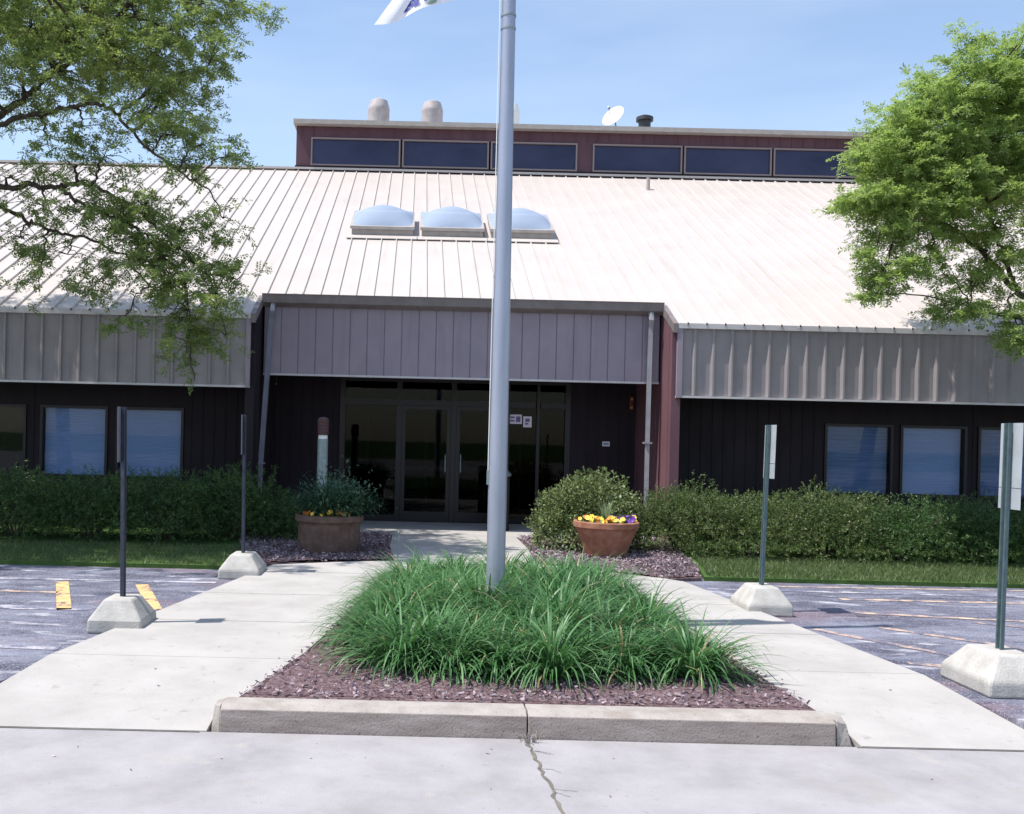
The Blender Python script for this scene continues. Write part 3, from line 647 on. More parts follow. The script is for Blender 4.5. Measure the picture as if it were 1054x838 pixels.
# fins (wing end walls)
def fin(x0, x1, lab, m='fin'):
    b = MB(); b.add([(x0,D1+.07,-.05),(x1,D1+.07,-.05),(x1,DD,-.05),(x0,DD,-.05),(x0,D1+.07,zr(D1+.07)-.06),(x1,D1+.07,zr(D1+.07)-.06),(x1,DD,zr(DD)-.06),(x0,DD,zr(DD)-.06)],
        [(3,2,1,0),(4,5,6,7),(0,1,5,4),(1,2,6,5),(2,3,7,6),(3,0,4,7)])
    yy = D1+.25
    while yy < DD-.1:
        for xx in (x0-.006, x1-.004): b.box(xx, xx+.01, yy-.012, yy+.012, -.04, zr(yy)-.1)
        yy += .4
    o = b.build('side_wall', M[m], B); tag(o, lab)
fin(XC1-.01, XC1+.14, 'red brown end wall right of the entrance'); fin(XC0-.14, XC0+.01, 'dark shaded end wall left of the entrance', 'wall')  # left wall takes the near-black siding so its colour carries the shade
# wing walls with window holes
def holed_wall(x0, x1, y, z0, z1, holes, m, name='wall', lab=None, groove=.3):
    b = MB(); xs = sorted(set([x0,x1]+[h[0] for h in holes]+[h[1] for h in holes]))
    for a, c in zip(xs[:-1], xs[1:]):
        h = [q for q in holes if q[0] <= a+1e-6 and q[1] >= c-1e-6]
        if h: b.box(a,c,y,y+.2,z0,h[0][2]); b.box(a,c,y,y+.2,h[0][3],z1)
        else:
            b.box(a,c,y,y+.2,z0,z1)
            k = a+.12
            while k < c-.05: b.box(k-.014,k+.014,y-.012,y+.002,z0+.01,z1-.01); k += .2
    o = b.build(name, m, B)
    if lab: tag(o, lab)
    return o
def window(x0, x1, z0, z1, y, blindm, lab=None, gl='glass'):
    fr = MB(); w = .045
    fr.box(x0,x0+w,y-.03,y+.1,z0,z1); fr.box(x1-w,x1,y-.03,y+.1,z0,z1); fr.box(x0+w,x1-w,y-.03,y+.1,z0,z0+w); fr.box(x0+w,x1-w,y-.03,y+.1,z1-w,z1)
    win = fr.build('window', M['bronze'], B)
    if lab: tag(win, lab)
    g = MB(); g.box(x0+w,x1-w,y+.03,y+.036,z0+w,z1-w); g.build('pane', M[gl], win)
    g = MB()
    if blindm:
        zz = z1-w-.01
        g.box(x0+w+.01,x1-w-.01,y+.115,y+.118,z0+w,z1-w)
        while zz > z0+w: g.add([(x0+w+.01,y+.09,zz),(x1-w-.01,y+.09,zz),(x1-w-.01,y+.108,zz+.014),(x0+w+.01,y+.108,zz+.014)],[(0,1,2,3)]); zz -= .028
        g.build('blind', M[blindm], win)
WZ0, WZ1 = .76, 2.03
def wx(px): return P(px, 460, DW)[0]
wl = [(-205,-140,'blind_dark',None),(-128,-62,'blind',None),(-48,27,None,'open dark window at the left edge of the photo'),(41,111,'blind','blind covered window left of the near sign post'),(119,189,'blind','blind covered window right of the near sign post')]
wr = [(848,919,'blind_dark','darker window behind the right hedge'),(926,995,'blind','window with pale lowered blind'),(1006,1080,'blind_dark','dim window at the right edge of the photo'),(1092,1166,'blind',None),(1178,1250,'blind_dark',None)]
for lst, x0, x1, lab in ((wl, XB0+.3, XC0-.145, 'dark brown wall of the left wing'), (wr, XC1+.145, XB1-.3, 'dark brown wall of the right wing')):
    hs = [(wx(a),wx(c),WZ0,WZ1) for a,c,_,_ in lst]
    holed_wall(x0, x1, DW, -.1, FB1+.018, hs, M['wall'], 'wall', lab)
    for (a,c,bm,l) in lst: window(wx(a)+.003, wx(c)-.003, WZ0+.003, WZ1-.003, DW, bm, l)
    m_ = MB(); m_.box(x0,x1,DW+1.6,DW+1.7,0,FB1+.6); m_.build('interior_wall', M['interior'], B)
# body behind: end walls, back
b = MB()
for x0, x1 in ((XB0+.1,XB0+.3),(XB1-.3,XB1-.1)):
    b.extr([(D1+.3,-.1),(YB-.3,-.1),(YB-.3,Z1+.0),(D3,Z3-.1),(DW,zr(DW)-.08),(DW,FB1+.07),(D1+.3,FB1+.07)][0:7], 'x', x0, x1)
b.box(XB0+.3,XB1-.3,YB-.5,YB-.3,-.1,Z1-.05); b.build('rear_wall', M['fin'], B)
# entrance
def dx(px): return P(px, 470, DD)[0]
def dz(px, py): return P(px, py, DD)[2]
SX0, SX1 = dx(349), dx(586); ZT = FB2+.1; ZH = dz(470,415.5); 
holed_wall(XC0+.012, XC1-.012, DD, -.05, ZT, [(SX0,SX1,-.049,ZT-.001)], M['wall'], 'wall', 'dark recessed entrance wall')
fr = MB(); y = DD
mull = [dx(349), dx(410), dx(466), dx(521), dx(553), dx(586)]
ZTT = ZT-.08
for i, x in enumerate(mull):
    w = .05 if i not in (4,) else .03
    xx0 = x if i == 0 else (x-2*w if i == 5 else x-w)
    fr.box(xx0, xx0+2*w, y-.03, y+.09, 0, ZTT)
for a, c in zip(mull[:-1], mull[1:]):
    fr.box(a+.1 if a == mull[0] else a+.05, c-.05 if c != mull[-1] else c-.1, y-.02, y+.08, ZH-.05, ZH+.05)
fr.box(SX0,SX1,y-.03,y+.09,ZTT,ZT-.003)
for (a, c) in ((mull[0]+.1,mull[1]-.05),(mull[3]+.05,mull[4]-.03),(mull[4]+.03,mull[5]-.1)): fr.box(a,c,y-.01,y+.07,0,.12)
sf = fr.build('entrance_frame', M['bronze'], B)
for i, (a, c) in enumerate(zip(mull[:-1], mull[1:])):
    g = MB(); g.box(a+.02,c-.02,y+.03,y+.036,ZH+.05,ZTT); g.build('transom_pane', M['door_glass'], sf)
    if i in (0,3,4): g = MB(); g.box(a+.02,c-.02,y+.03,y+.036,.12,ZH-.05); g.build('side_pane', M['door_glass'], sf)
for i, (a, c) in enumerate(((mull[1]+.055,mull[2]-.055),(mull[2]+.055,mull[3]-.055))):
    d = MB(); w = .07; z1 = ZH-.055
    d.box(a,a+w,y-.02,y+.04,.01,z1); d.box(c-w,c,y-.02,y+.04,.01,z1); d.box(a+w,c-w,y-.02,y+.04,.01,.2); d.box(a+w,c-w,y-.02,y+.04,z1-w,z1)
    dr = d.build('door', M['bronze'], B)
    g = MB(); g.box(a+w,c-w,y+.008,y+.014,.2,z1-w); g.build('glass', M['door_glass'], dr)
    h = MB(); hx = c-w-.02 if i == 0 else a+w+.02
    h.tube([(hx-.0,y-.02,.95),(hx,y-.075,.97),(hx,y-.075,1.28),(hx,y-.02,1.3)], .011, 8); h.build('pull_handle', M['galv'], dr)
    h = MB(); h.box(a+w,c-w,y+.02,y+.05,1.0,1.06); h.build('push_bar', M['galv'], dr)
# vestibule interior
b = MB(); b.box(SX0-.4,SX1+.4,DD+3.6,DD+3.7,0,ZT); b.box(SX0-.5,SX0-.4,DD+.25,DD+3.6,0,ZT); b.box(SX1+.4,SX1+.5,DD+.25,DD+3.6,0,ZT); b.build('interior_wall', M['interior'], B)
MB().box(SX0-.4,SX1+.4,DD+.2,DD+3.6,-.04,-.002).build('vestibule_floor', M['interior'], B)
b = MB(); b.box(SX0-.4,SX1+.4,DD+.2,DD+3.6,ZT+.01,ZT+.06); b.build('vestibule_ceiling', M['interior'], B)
b = MB(); y2 = DD+2.2
for px in (372,408,440,474,508,548,575): b.box(dx(px)-.03,dx(px)+.03,y2,y2+.06,0,ZT)
b.box(SX0-.2,SX1+.2,y2,y2+.06,2.15,2.25); b.box(SX0-.2,SX1+.2,y2,y2+.06,.9,.98); b.build('inner_frame', M['galv'], B)
# clerestory
CY = D3-.02; zc0 = zr(D3)+.0
ct = P(430,132.5,CY)[2]; XK0, XK1 = P(305,150,CY)[0], P(1165,180,CY)[0]
def cx(px): return P(px, 160, CY)[0]
wz1 = P(330,143,CY)[2]; wz0 = P(330,169.5,CY)[2]
pan = [(320,412),(414,503),(505,594),(610,702),(704,794),(796,886),(902,993),(995,1084),(1086,1150)]
b = MB(); hs = [(cx(320),cx(594)),(cx(610),cx(886)),(cx(902),cx(1150))]
ed = [XK0]+[q for h in hs for q in h]+[XK1]
for i in range(0,len(ed),2): b.box(ed[i],ed[i+1],CY,CY+.25,zc0-.2,ct)
for h in hs: b.box(h[0],h[1],CY,CY+.25,zc0-.2,wz0-.03); b.box(h[0],h[1],CY,CY+.25,wz1+.03,ct)
x = XK0+.15
while x < XK1-.1:
    b.box(x-.015,x+.015,CY-.014,CY+.002,wz1+.08,ct-.01); x += .3
b.box(XK0,XK0+.2,CY+.25,CY+9,zc0-1.2,ct); b.box(XK1-.2,XK1,CY+.25,CY+9,zc0-1.2,ct); b.box(XK0,XK1,CY+9,CY+9.2,zc0-6,ct)
b.build('clerestory_wall', M['clere'], B)
for i, (a, c) in enumerate(pan):
    w = .04; x0, x1 = cx(a), cx(c); z0, z1 = wz0-.03, wz1+.03; f = MB()
    f.box(x0,x0+w,CY-.04,CY+.1,z0,z1); f.box(x1-w,x1,CY-.04,CY+.1,z0,z1); f.box(x0+w,x1-w,CY-.04,CY+.1,z0,z0+w); f.box(x0+w,x1-w,CY-.04,CY+.1,z1-w,z1)
    wn = f.build('clerestory_window', M['clframe'], B); g = MB(); g.box(x0+w,x1-w,CY+.02,CY+.03,z0+w,z1-w); g.build('pane', M['cl_glass'], wn)
b = MB(); b.box(XK0-.06,XK1+.1,CY-.22,CY+9.4,ct+.002,ct+.12); b.build('clerestory_roof', M['curb'], B)
b = MB(); b.box(XK0-.02,XK1,CY-.06,CY-.002,zc0-.06,wz0-.045); b.build('clerestory_sill', M['wall'], B)
# skylights
SD0, SD1 = 20.05, 21.2
for (a, c) in ((362,425),(434,497),(506,569)):
    x0, x1 = P(a,240,SD0)[0], P(c,240,SD0)[0]; h = .2
    b = MB(); zf, zb_ = zr(SD0), zr(SD1)
    b.hexa([(x0,SD0,zf-.03),(x1,SD0,zf-.03),(x1,SD1,zb_-.03),(x0,SD1,zb_-.03)],[(x0,SD0-.03,zf+h),(x1,SD0-.03,zf+h),(x1,SD1-.03,zb_+h),(x0,SD1-.03,zb_+h)])
    b.hexa([(x0-.03,SD0-.06,zf+h-.05),(x1+.03,SD0-.06,zf+h-.05),(x1+.03,SD1,zb_+h-.05),(x0-.03,SD1,zb_+h-.05)],[(x0-.03,SD0-.06,zf+h+.012),(x1+.03,SD0-.06,zf+h+.012),(x1+.03,SD1,zb_+h+.012),(x0-.03,SD1,zb_+h+.012)])
    sk = b.build('skylight', M['curb'], B)
    g = MB(); nn = 12; vs = []
    for j in range(nn+1):
        for i in range(nn+1):
            s, t = i/nn, j/nn; bx = 1-abs(2*s-1)**1.7; by = 1-abs(2*t-1)**1.8
            z = (bx*by)**.85*.28
            vs.append((x0+s*(x1-x0), SD0-.03+t*(SD1-SD0)-.35*z, zf+h+.013+t*(zb_-zf)+z*.9))
    g.add(vs, [(j*(nn+1)+i,j*(nn+1)+i+1,(j+1)*(nn+1)+i+1,(j+1)*(nn+1)+i) for j in range(nn) for i in range(nn)])
    g.build('dome', M['dome'], sk, True)
    fl_ = MB(); fl_.hexa([(x0-.1,SD0-.2,zr(SD0-.2)+.03),(x1+.1,SD0-.2,zr(SD0-.2)+.03),(x1+.1,SD0-.03,zr(SD0-.03)+.03),(x0-.1,SD0-.03,zr(SD0-.03)+.03)],[(x0-.1,SD0-.2,zr(SD0-.2)+.043),(x1+.1,SD0-.2,zr(SD0-.2)+.043),(x1+.1,SD0-.03,zr(SD0-.03)+.05),(x0-.1,SD0-.03,zr(SD0-.03)+.05)])
    fl_.build('flashing', M['roof'], sk)
# roof pipes
for (px, py, d, h) in ((483,221,20.6,.22),(667,193,24.4,.3)):
    x = P(px,py,d)[0]; b = MB(); b.lathe([(.06,-.05),(.045,.05),(.045,h)],(x,d,zr(d)),14); b.build('vent_pipe', M['curb'], B, True)
# things on the clerestory roof
VY = 27.5; zt = ct+.12
for (a, c, top, m) in ((379,401,102,'vent'),(434,456,104,'vent'),(514,535,106,'white')):
    xa, xb = P(a,110,VY)[0], P(c,110,VY)[0]; r = (xb-xa)/2; z1 = P((a+c)/2,top,VY)[2]
    b = MB(); b.lathe([(r,0),(r,(z1-zt)*.72),(r*1.02,(z1-zt)*.74),(r*1.0,(z1-zt)*.8),(r*.8,(z1-zt)*.95),(r*.3,z1-zt)],((xa+xb)/2,VY,zt),24); b.build('roof_vent', [M[m]], B, True)
xa = P(663.5,125,VY)[0]; z1 = P(663,119,VY)[2]
b = MB(); b.lathe([(.17,0),(.17,z1-zt-.14),(.24,z1-zt-.16),(.24,z1-zt-.06),(.1,z1-zt)],(xa,VY,zt),20); b.build('exhaust_cap', M['dark'], B, True)
# satellite dish
dc = Vector(P(632,121,26.6)); b = MB(); ds = empty('satellite_dish', (dc.x,26.6,zt), 'white satellite dish on the upper flat roof beside the dark vent cap', 'satellite dish')
ax = Vector((-.55,-.62,.55)).normalized(); t1 = ax.cross(Vector((0,0,1))).normalized(); t2 = ax.cross(t1)
vs = [dc]; nr = 24; fs = []
for k in range(1,6):
    rr = k/5*.37
    for i in range(nr): a = 2*PI*i/nr; vs.append(dc+t1*rr*.82*math.cos(a)+t2*rr*math.sin(a)+ax*(rr*rr*.5))
for i in range(nr): fs.append((0,1+i,1+(i+1)%nr))
for k in range(4):
    for i in range(nr): fs.append((1+k*nr+i,1+(k+1)*nr+i,1+(k+1)*nr+(i+1)%nr,1+k*nr+(i+1)%nr))
o = b.add(vs, fs).build('reflector', M['white'], ds, True); so = o.modifiers.new('t','SOLIDIFY'); so.thickness = .015
b = MB(); b.tube([dc-ax*.02, (dc.x+.12,26.68,zt+.2), (dc.x+.12,26.7,zt)], .022, 8); b.build('mast', M['galv'], ds, True)
b = MB(); b.tube([dc-t2*-.3, dc+ax*.33], .012, 6); b.tube([dc+ax*.30, dc+ax*.38], .03, 8); b.build('feed_arm', M['galv'], ds)
# small fittings on the entrance
def sheetthing(name, px0, py0, px1, py1, m, lab, cat, lines):
    a, c = P(px0,py0,DD-.035), P(px1,py1,DD-.035); x0, x1, z1, z0 = a[0], c[0], a[2], c[2]; y = DD+.024
    b = MB(); b.box(x0,x1,y,y+.003,z0,z1); o = b.build(name, m); tag(o, lab, cat)
    if lines:
        t = MB()
        for (u0,u1,v0,v1) in lines: t.box(x0+(x1-x0)*u0,x0+(x1-x0)*u1,y-.0015,y-.0003,z0+(z1-z0)*v0,z0+(z1-z0)*v1)
        t.build('print', M['paper_ink'], o)
    return o
sheetthing('paper_notice', 524,426.5,537.5,436.5, M['paper'], 'wider paper notice taped to the glass right of the flagpole', 'paper notice', [(.12,.45,.6,.78),(.12,.45,.25,.42),(.55,.88,.2,.8)])
sheetthing('paper_notice', 539,428.5,547.5,440, M['paper'], 'narrow upright paper notice, right one of the pair on the entrance glass', 'paper notice', [(.25,.75,.5,.8),(.2,.6,.25,.4)])
a = P(624,457,DD-.05); b = MB(); b.box(a[0]-.07,a[0]+.07,DD-.03,DD-.013,a[2]-.045,a[2]+.045); o = b.build('wall_plate', M['paper']); tag(o, 'small grey plate on the dark wall above the round shrub', 'wall plate')
b = MB(); b.box(a[0]-.05,a[0]+.05,DD-.033,DD-.0305,a[2]-.02,a[2]+.02); b.build('plate_face', M['galv'], o)
a = P(650.5,414,DD-.05); al = empty('alarm_light', (a[0],DD-.02,a[2]), 'small red alarm fitting with two amber lenses high beside the right downspout', 'alarm light')
b = MB(); b.box(a[0]-.035,a[0]+.035,DD-.045,DD-.013,a[2]-.15,a[2]+.11); b.build('housing', M['red'], al, bevel=.006)
for zz in (.06,-.1):
    b = MB(); b.lathe([(.001,-.03),(.02,-.024),(.03,0),(.02,.024),(.001,.03)],(a[0],DD-.05,a[2]+zz),12); b.build('lens', M['amber'], al, True)
# ash bin beside the doors
ax_ = P(512.5,545,17.2)[0]; bn = empty('litter_bin', (ax_,17.2,0), 'slim dark litter bin beside the doors, half hidden by the flagpole', 'litter bin')
b = MB(); b.lathe([(.19,0),(.2,.02),(.19,.04),(.19,.95),(.2,.96)],(ax_,17.2,0),28); b.build('body', M['dark'], bn, True)
b = MB(); b.lathe([(.215,.962),(.215,1.0),(.16,1.06),(.15,1.062)],(ax_,17.2,0),28); b.build('lid', M['galv'], bn, True)
# bollard lamp
lx, ly = P(331.5,490,14.6)[0], 14.6; ld = 1.6-uv(331,430)[1]*14.6/F
bl = empty('bollard_lamp', (lx,ly,0), 'tall slim bollard lamp with dark red cap behind the left planter', 'bollard lamp')
b = MB(); b.lathe([(.078,0),(.078,ld-.32)],(lx,ly,0),24); b.build('post', M['galv'], bl, True)
b = MB(); b.lathe([(.07,ld-.318),(.07,ld-.262)],(lx,ly,0),24); b.build('light_ring', M['white'], bl, True)
b = MB(); b.lathe([(.085,ld-.26),(.088,ld-.03),(.06,ld),(.02,ld+.01)],(lx,ly,0),24)
for i in range(4): b.lathe([(.089,ld-.22+i*.05),(.094,ld-.215+i*.05),(.089,ld-.205+i*.05)],(lx,ly,0),24,False)
b.build('cap', M['bronze_red'], bl, True)
# garden stake
sx = G(409.5,574); b = MB(); b.tube([(sx[0],sx[1],-.02),(sx[0]+.005,sx[1],.33)], .008, 6); b.lathe([(.02,.33),(.02,.345),(.004,.36)],(sx[0]+.005,sx[1],0),8); tag(b.build('garden_stake', M['galv']), 'thin metal stake at the edge of the left mulch bed', 'stake')

# ------------------------------------------------------------------ planters
def planter(cx, cy, R, H, m, lab, rb=.62):
    r = empty('planter', (cx,cy,0), lab, 'planter'); b = MB()
    b.lathe([(R*rb,0),(R*(rb+.12),H*.3),(R*.9,H*.72),(R*.93,H*.8),(R*1.0,H*.84),(R*1.0,H*.98),(R*.97,H),(R*.9,H),(R*.88,H*.86)],(cx,cy,0),40,False)
    b.lathe([(.001,0),(R*rb,.001)],(cx,cy,0),40,False); b.build('pot', m, r, True)
    b = MB(); b.lathe([(.001,H*.9),(R*.5,H*.92),(R*.89,H*.87)],(cx,cy,0),32,False); b.build('soil', M['soil'], r, True); return r
def blossoms(name, cx, cy, z, R, lst, n, lab, root_lab_cat='flowers'):
    root = empty(name, (cx,cy,z), lab, 'flowers')
    pts=[]; 
    for i in range(n*8):
        a = random.uniform(0,2*PI); r = R*math.sqrt(random.random())*.95; pts.append((cx+r*math.cos(a), cy+r*math.sin(a), z+random.uniform(-.01,.09)))
    npmesh('leaves', leaf_quads(np.array(pts), .06, .5, .6), 4, M['yew'], root)
    for k, (m, frac, sect) in enumerate(lst):
        V = []
        for i in range(int(n*frac)):
            a = random.uniform(*sect); r = R*math.sqrt(random.random()); c = Vector((cx+r*math.cos(a), cy+r*math.sin(a), z+random.uniform(.06,.12)))
            nrm = Vector((random.gauss(0,.5),-.8+random.gauss(0,.4),.7)).normalized(); t = nrm.cross(Vector((1,.2,.1))).normalized(); u = nrm.cross(t); s = random.uniform(.022,.036)
            for j in range(5):
                w = 2*PI*j/5; d = t*math.cos(w)+u*math.sin(w); e = t*math.cos(w+1.2)+u*math.sin(w+1.2)
                V += [c, c+d*s, c+(d+e)*s*.72+nrm*.006, c+e*s]
        npmesh('blossom', np.array([tuple(q) for q in V]), 4, m, root)
    return root
# left
Lx, Ly = G(336,571); Lx, Ly = Lx, Ly+.35
planter(Lx, Ly, .47, .52, M['terra_shade'], 'dull brown round planter with dark spiky foliage, in shade left of the entrance', .8)
random.seed(5)
blossoms('bedding_flowers', Lx, Ly, .46, .4, [(M['yellow'],.5,(-2.2,-.6)),(M['orangep'],.35,(-3.1,0)),(M['pink'],.1,(-1.4,-.4))], 42, 'yellow and orange flowers along the rim of the shaded brown planter')
root = empty('spiky_plant', (Lx,Ly,.5), 'dark blue green arching plant growing in the shaded brown planter', 'plant')
v1, f1 = arch(Lx-.02, Ly, .5, 520, .35, .75, .022, .15, emin=35, kmin=30, kmax=90); v2, f2 = arch(Lx+.26, Ly+.05, .5, 420, .3, .62, .024, .12, emin=30, kmin=30, kmax=100)
npmesh('foliage', np.vstack([v1,v2]), 4, M['spike'], root, True, F4=np.vstack([f1,f2+len(v1)]))
pq = np.array([(Lx+.12+random.gauss(0,.24), Ly+random.gauss(0,.2), .55+abs(random.gauss(0,.22))) for _ in range(1500)])
npmesh('leaves', leaf_quads(pq, .06, .5), 4, M['spike'], root)
v1, f1 = strap(Lx-.05, Ly-.15, .5, 14, .3, .42, .5, .016); npmesh('pale_stalk', v1, 4, M['pale_leaf'], root, True, F4=f1)
# right
Rx, Ry = G(628,576); Ry += .33
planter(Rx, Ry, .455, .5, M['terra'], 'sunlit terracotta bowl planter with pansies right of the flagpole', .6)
blossoms('bedding_flowers', Rx, Ry, .45, .4, [(M['yellow'],.55,(-3.1,0)),(M['purple'],.3,(-.9,.3)),(M['orangep'],.15,(-3.1,-1.4))], 60, 'yellow and purple pansies in the terracotta bowl')
root = empty('grass_tuft', (Rx,Ry,.45), 'pale upright grass tuft in the middle of the terracotta bowl', 'plant')
v1, f1 = strap(Rx, Ry, .45, 60, .25, .42, .5, .012); npmesh('foliage', v1, 4, M['pale_leaf'], root, True, F4=f1)

# litter
pts_l = []
for k in range(420):
    y_ = random.uniform(4.2,12.0); x_ = random.uniform(-3,4.5)
    if y_ > 5.9 and (x_ < XL(y_)+.05 or x_ > XR(y_)-.05 or XIL(y_)-.03 < x_ < XIR(y_)+.03): continue
    if 5.5 < y_ <= 5.95: continue
    e_ = min(abs(x_-XIL(y_)), abs(x_-XIR(y_))) if y_ > 5.9 else abs(5.6-y_)
    if random.random() > .12+.88*math.exp(-e_*3): continue
    pts_l.append((x_,y_,(zw(y_) if y_ > 5.6 else APZ)+.004))
pl_ = np.array(pts_l); n_ = len(pl_); th_ = RNG.uniform(0,2*PI,n_); sz_ = RNG.uniform(.006,.018,n_)[:,None]
a_ = np.column_stack([np.cos(th_),np.sin(th_),RNG.uniform(0,.3,n_)]); b_ = np.column_stack([-np.sin(th_),np.cos(th_),RNG.uniform(0,.5,n_)])*.5
o = npmesh('dry_litter', np.stack([pl_-a_*sz_, pl_-b_*sz_, pl_+a_*sz_, pl_+b_*sz_],axis=1).reshape(-1,3), 4, M['chips']); tag(o, 'small dry leaf bits and grit on the concrete', 'litter', kind='stuff')
# ------------------------------------------------------------------ shrubs
x, y = G(603,556); shrub('round_shrub', (P(603,540,14.4)[0],14.4), (.78,.6,.60), 16000, M['rhodo'], .055, 'rounded light green broad leaved shrub behind the terracotta bowl', None, .5, 3, 9, False, .22)
SH = [ # px centre, depth, rx, rz, material, label
 (700,14.45,.85,0.521,'juniper','bushy hedge shrub directly right of the terracotta bowl'),
 (775,14.15,.95,0.465,'juniper','yellowish green hedge shrub behind the far right parking sign'),
 (852,14.25,.95,0.530,'juniper','hedge shrub in the middle of the right hedge, below the bare dark wall'),
 (925,14.05,.9,0.437,'yew','green hedge shrub below the darker window of the right wing'),
 (1000,14.15,.95,0.446,'yew','green hedge shrub below the pale blind window of the right wing'),
 (1085,14.15,1.0,0.465,'yew','hedge shrub at the right edge of the photo behind the nearest sign')]
for i, (px, d, rx, rz, m, lab) in enumerate(SH):
    shrub('hedge_shrub', (P(px,540,d)[0],d), (rx*.98,.8,rz), 46000, M[m], .034, lab, 'hedge shrubs along the right wing', .32, 11+i*3, 9, True, .42)
SL_ = [(-75,14.6,1.0,.5,'hedge shrub just outside the left edge of the photo'),(15,14.6,1.0,.5,'shaded hedge shrub at the left edge of the photo'),(95,14.5,.95,.5,'shaded hedge shrub below the left blind windows, behind the near sign post'),
 (170,14.5,.95,.53,'shaded hedge shrub below the right end of the left blind windows'),(240,14.9,.85,.55,'shaded hedge shrub behind the far left parking sign'),(290,15.4,.5,.32,'low shaded shrub at the right end of the left hedge')]
for i, (px, d, rx, rz, lab) in enumerate(SL_):
    shrub('hedge_shrub', (P(px,540,d)[0],d), (rx*.98,.8,rz), 36000, M['yew'], .036, lab, 'hedge shrubs along the left wing', .32, 51+i*3, 9, True, .3)
for i, x in enumerate((9.9+1.7,13.3,15.0)):
    shrub('hedge_shrub', (x,14.5), (1.0,.85,.5), 4000, M['yew'], .07, 'hedge shrub right of the photo frame', 'hedge shrubs along the right wing', .35, 81+i, 6, True, .3)

# ------------------------------------------------------------------ trees
def tree(lab, base, limbs, clouds, seed, m, trunk_r, top, leafs=1.0):
    random.seed(seed); root = empty('honey_locust_tree', (base[0],base[1],0), lab, 'tree'); w = MB()
    b0 = Vector((base[0],base[1],-.05)); tp = Vector(top)
    w.tube([b0, b0.lerp(tp,.08), b0.lerp(tp,.5)+Vector((.05,0,0)), tp], [trunk_r*1.5,trunk_r,trunk_r*.8,trunk_r*.55], 14)
    nodes = []
    def curve(pts, r0, r1, wig=.05, n=12):
        out = []
        P_ = [Vector(p) for p in pts]
        for i in range(len(P_)-1):
            for k in range(n):
                t = k/n; a = P_[max(i-1,0)]; b = P_[i]; c = P_[i+1]; d = P_[min(i+2,len(P_)-1)]
                q = .5*((2*b)+(c-a)*t+(2*a-5*b+4*c-d)*t*t+(3*b-a-3*c+d)*t**3)
                out.append(q+Vector((random.gauss(0,wig),random.gauss(0,wig),random.gauss(0,wig)))*.35)
        out.append(P_[-1]); m_ = len(out); rs = [r0+(r1-r0)*(i/(m_-1))**.8 for i in range(m_)]
        w.tube(out, rs, 7); return out, rs
    for lb, r0 in limbs:
        o_, rs = curve(lb, r0, .012); nodes += list(zip(o_, rs))
    LV = []
    for (c, rad, ntw, droop) in clouds:
        c = Vector(c)
        near = min(nodes, key=lambda q: (q[0]-c).length-q[1]*4)
        mid = near[0].lerp(c,.5)+Vector((0,0,.1)); o_, rs = curve([near[0], mid, c], min(near[1],.03), .008, .04, 6)
        hub = o_[3:]
        for t in range(ntw):
            d = Vector((random.gauss(0,1),random.gauss(0,1),random.gauss(0,1))).normalized()*(random.random()**.45)
            e = c+Vector((d.x*rad[0],d.y*rad[1],d.z*rad[2]))
            s = min(random.sample(hub,min(3,len(hub))), key=lambda q:(q-e).length)
            if random.random() < .45: w.tube([s, s.lerp(e,.5)+Vector((0,0,.04)), e], [.007,.005,.002], 4)
            ln = random.uniform(.18,.36); dirv = ((e-s).normalized()+Vector((random.gauss(0,.5),random.gauss(0,.5),random.gauss(0,.25)-droop))).normalized()
            # a spray: fronds along the twig
            for k in range(8):
                p = e+dirv*ln*(k/8)+Vector((0,0,-.05*(k/8)**2*4*droop))
                fd = (dirv*.4+Vector((random.gauss(0,1),random.gauss(0,1),random.gauss(0,.45)-.25))).normalized(); fl = random.uniform(.10,.19)
                LV.append((p, fd, fl))
    w.build('trunk', M['bark'], root, True)
    # fronds: rows of leaflet pairs
    A = np.array([tuple(p) for p,_,_ in LV]); D = np.array([tuple(d) for _,d,_ in LV]); Ln = np.array([l for _,_,l in LV])
    npair = 7; allq = []
    up = RNG.normal(size=D.shape)*.5+np.array([0,0,1.]); S = np.cross(D, up); S /= np.linalg.norm(S,axis=1)[:,None]+1e-9
    for k in range(npair):
        for sg in (-1,1):
            c = A+D*(Ln*(k+.4)/npair)[:,None]+RNG.normal(size=A.shape)*.004
            dr = S*sg+D*.45; dr /= np.linalg.norm(dr,axis=1)[:,None]; dr = dr+RNG.normal(size=dr.shape)*.22
            s = (.046*leafs*RNG.uniform(.7,1.2,len(A)))[:,None]; nn = D*.36*s
            allq.append(np.stack([c-nn*.3, c+dr*s*.5-nn*.7, c+dr*s, c+dr*s*.5+nn*.7],axis=1))
    V = np.concatenate(allq).reshape(-1,3); print('leaf quads', len(V)//4)
    npmesh('crown', V, 4, m, root)
    return root
def Q(x,y,d): return P(x,y,d)
KL = 1.26; KR = 1.22
TLx, TLy = P(-150,560,13.2)[0], 13.2
top = P(-120,20,11.2*KL)
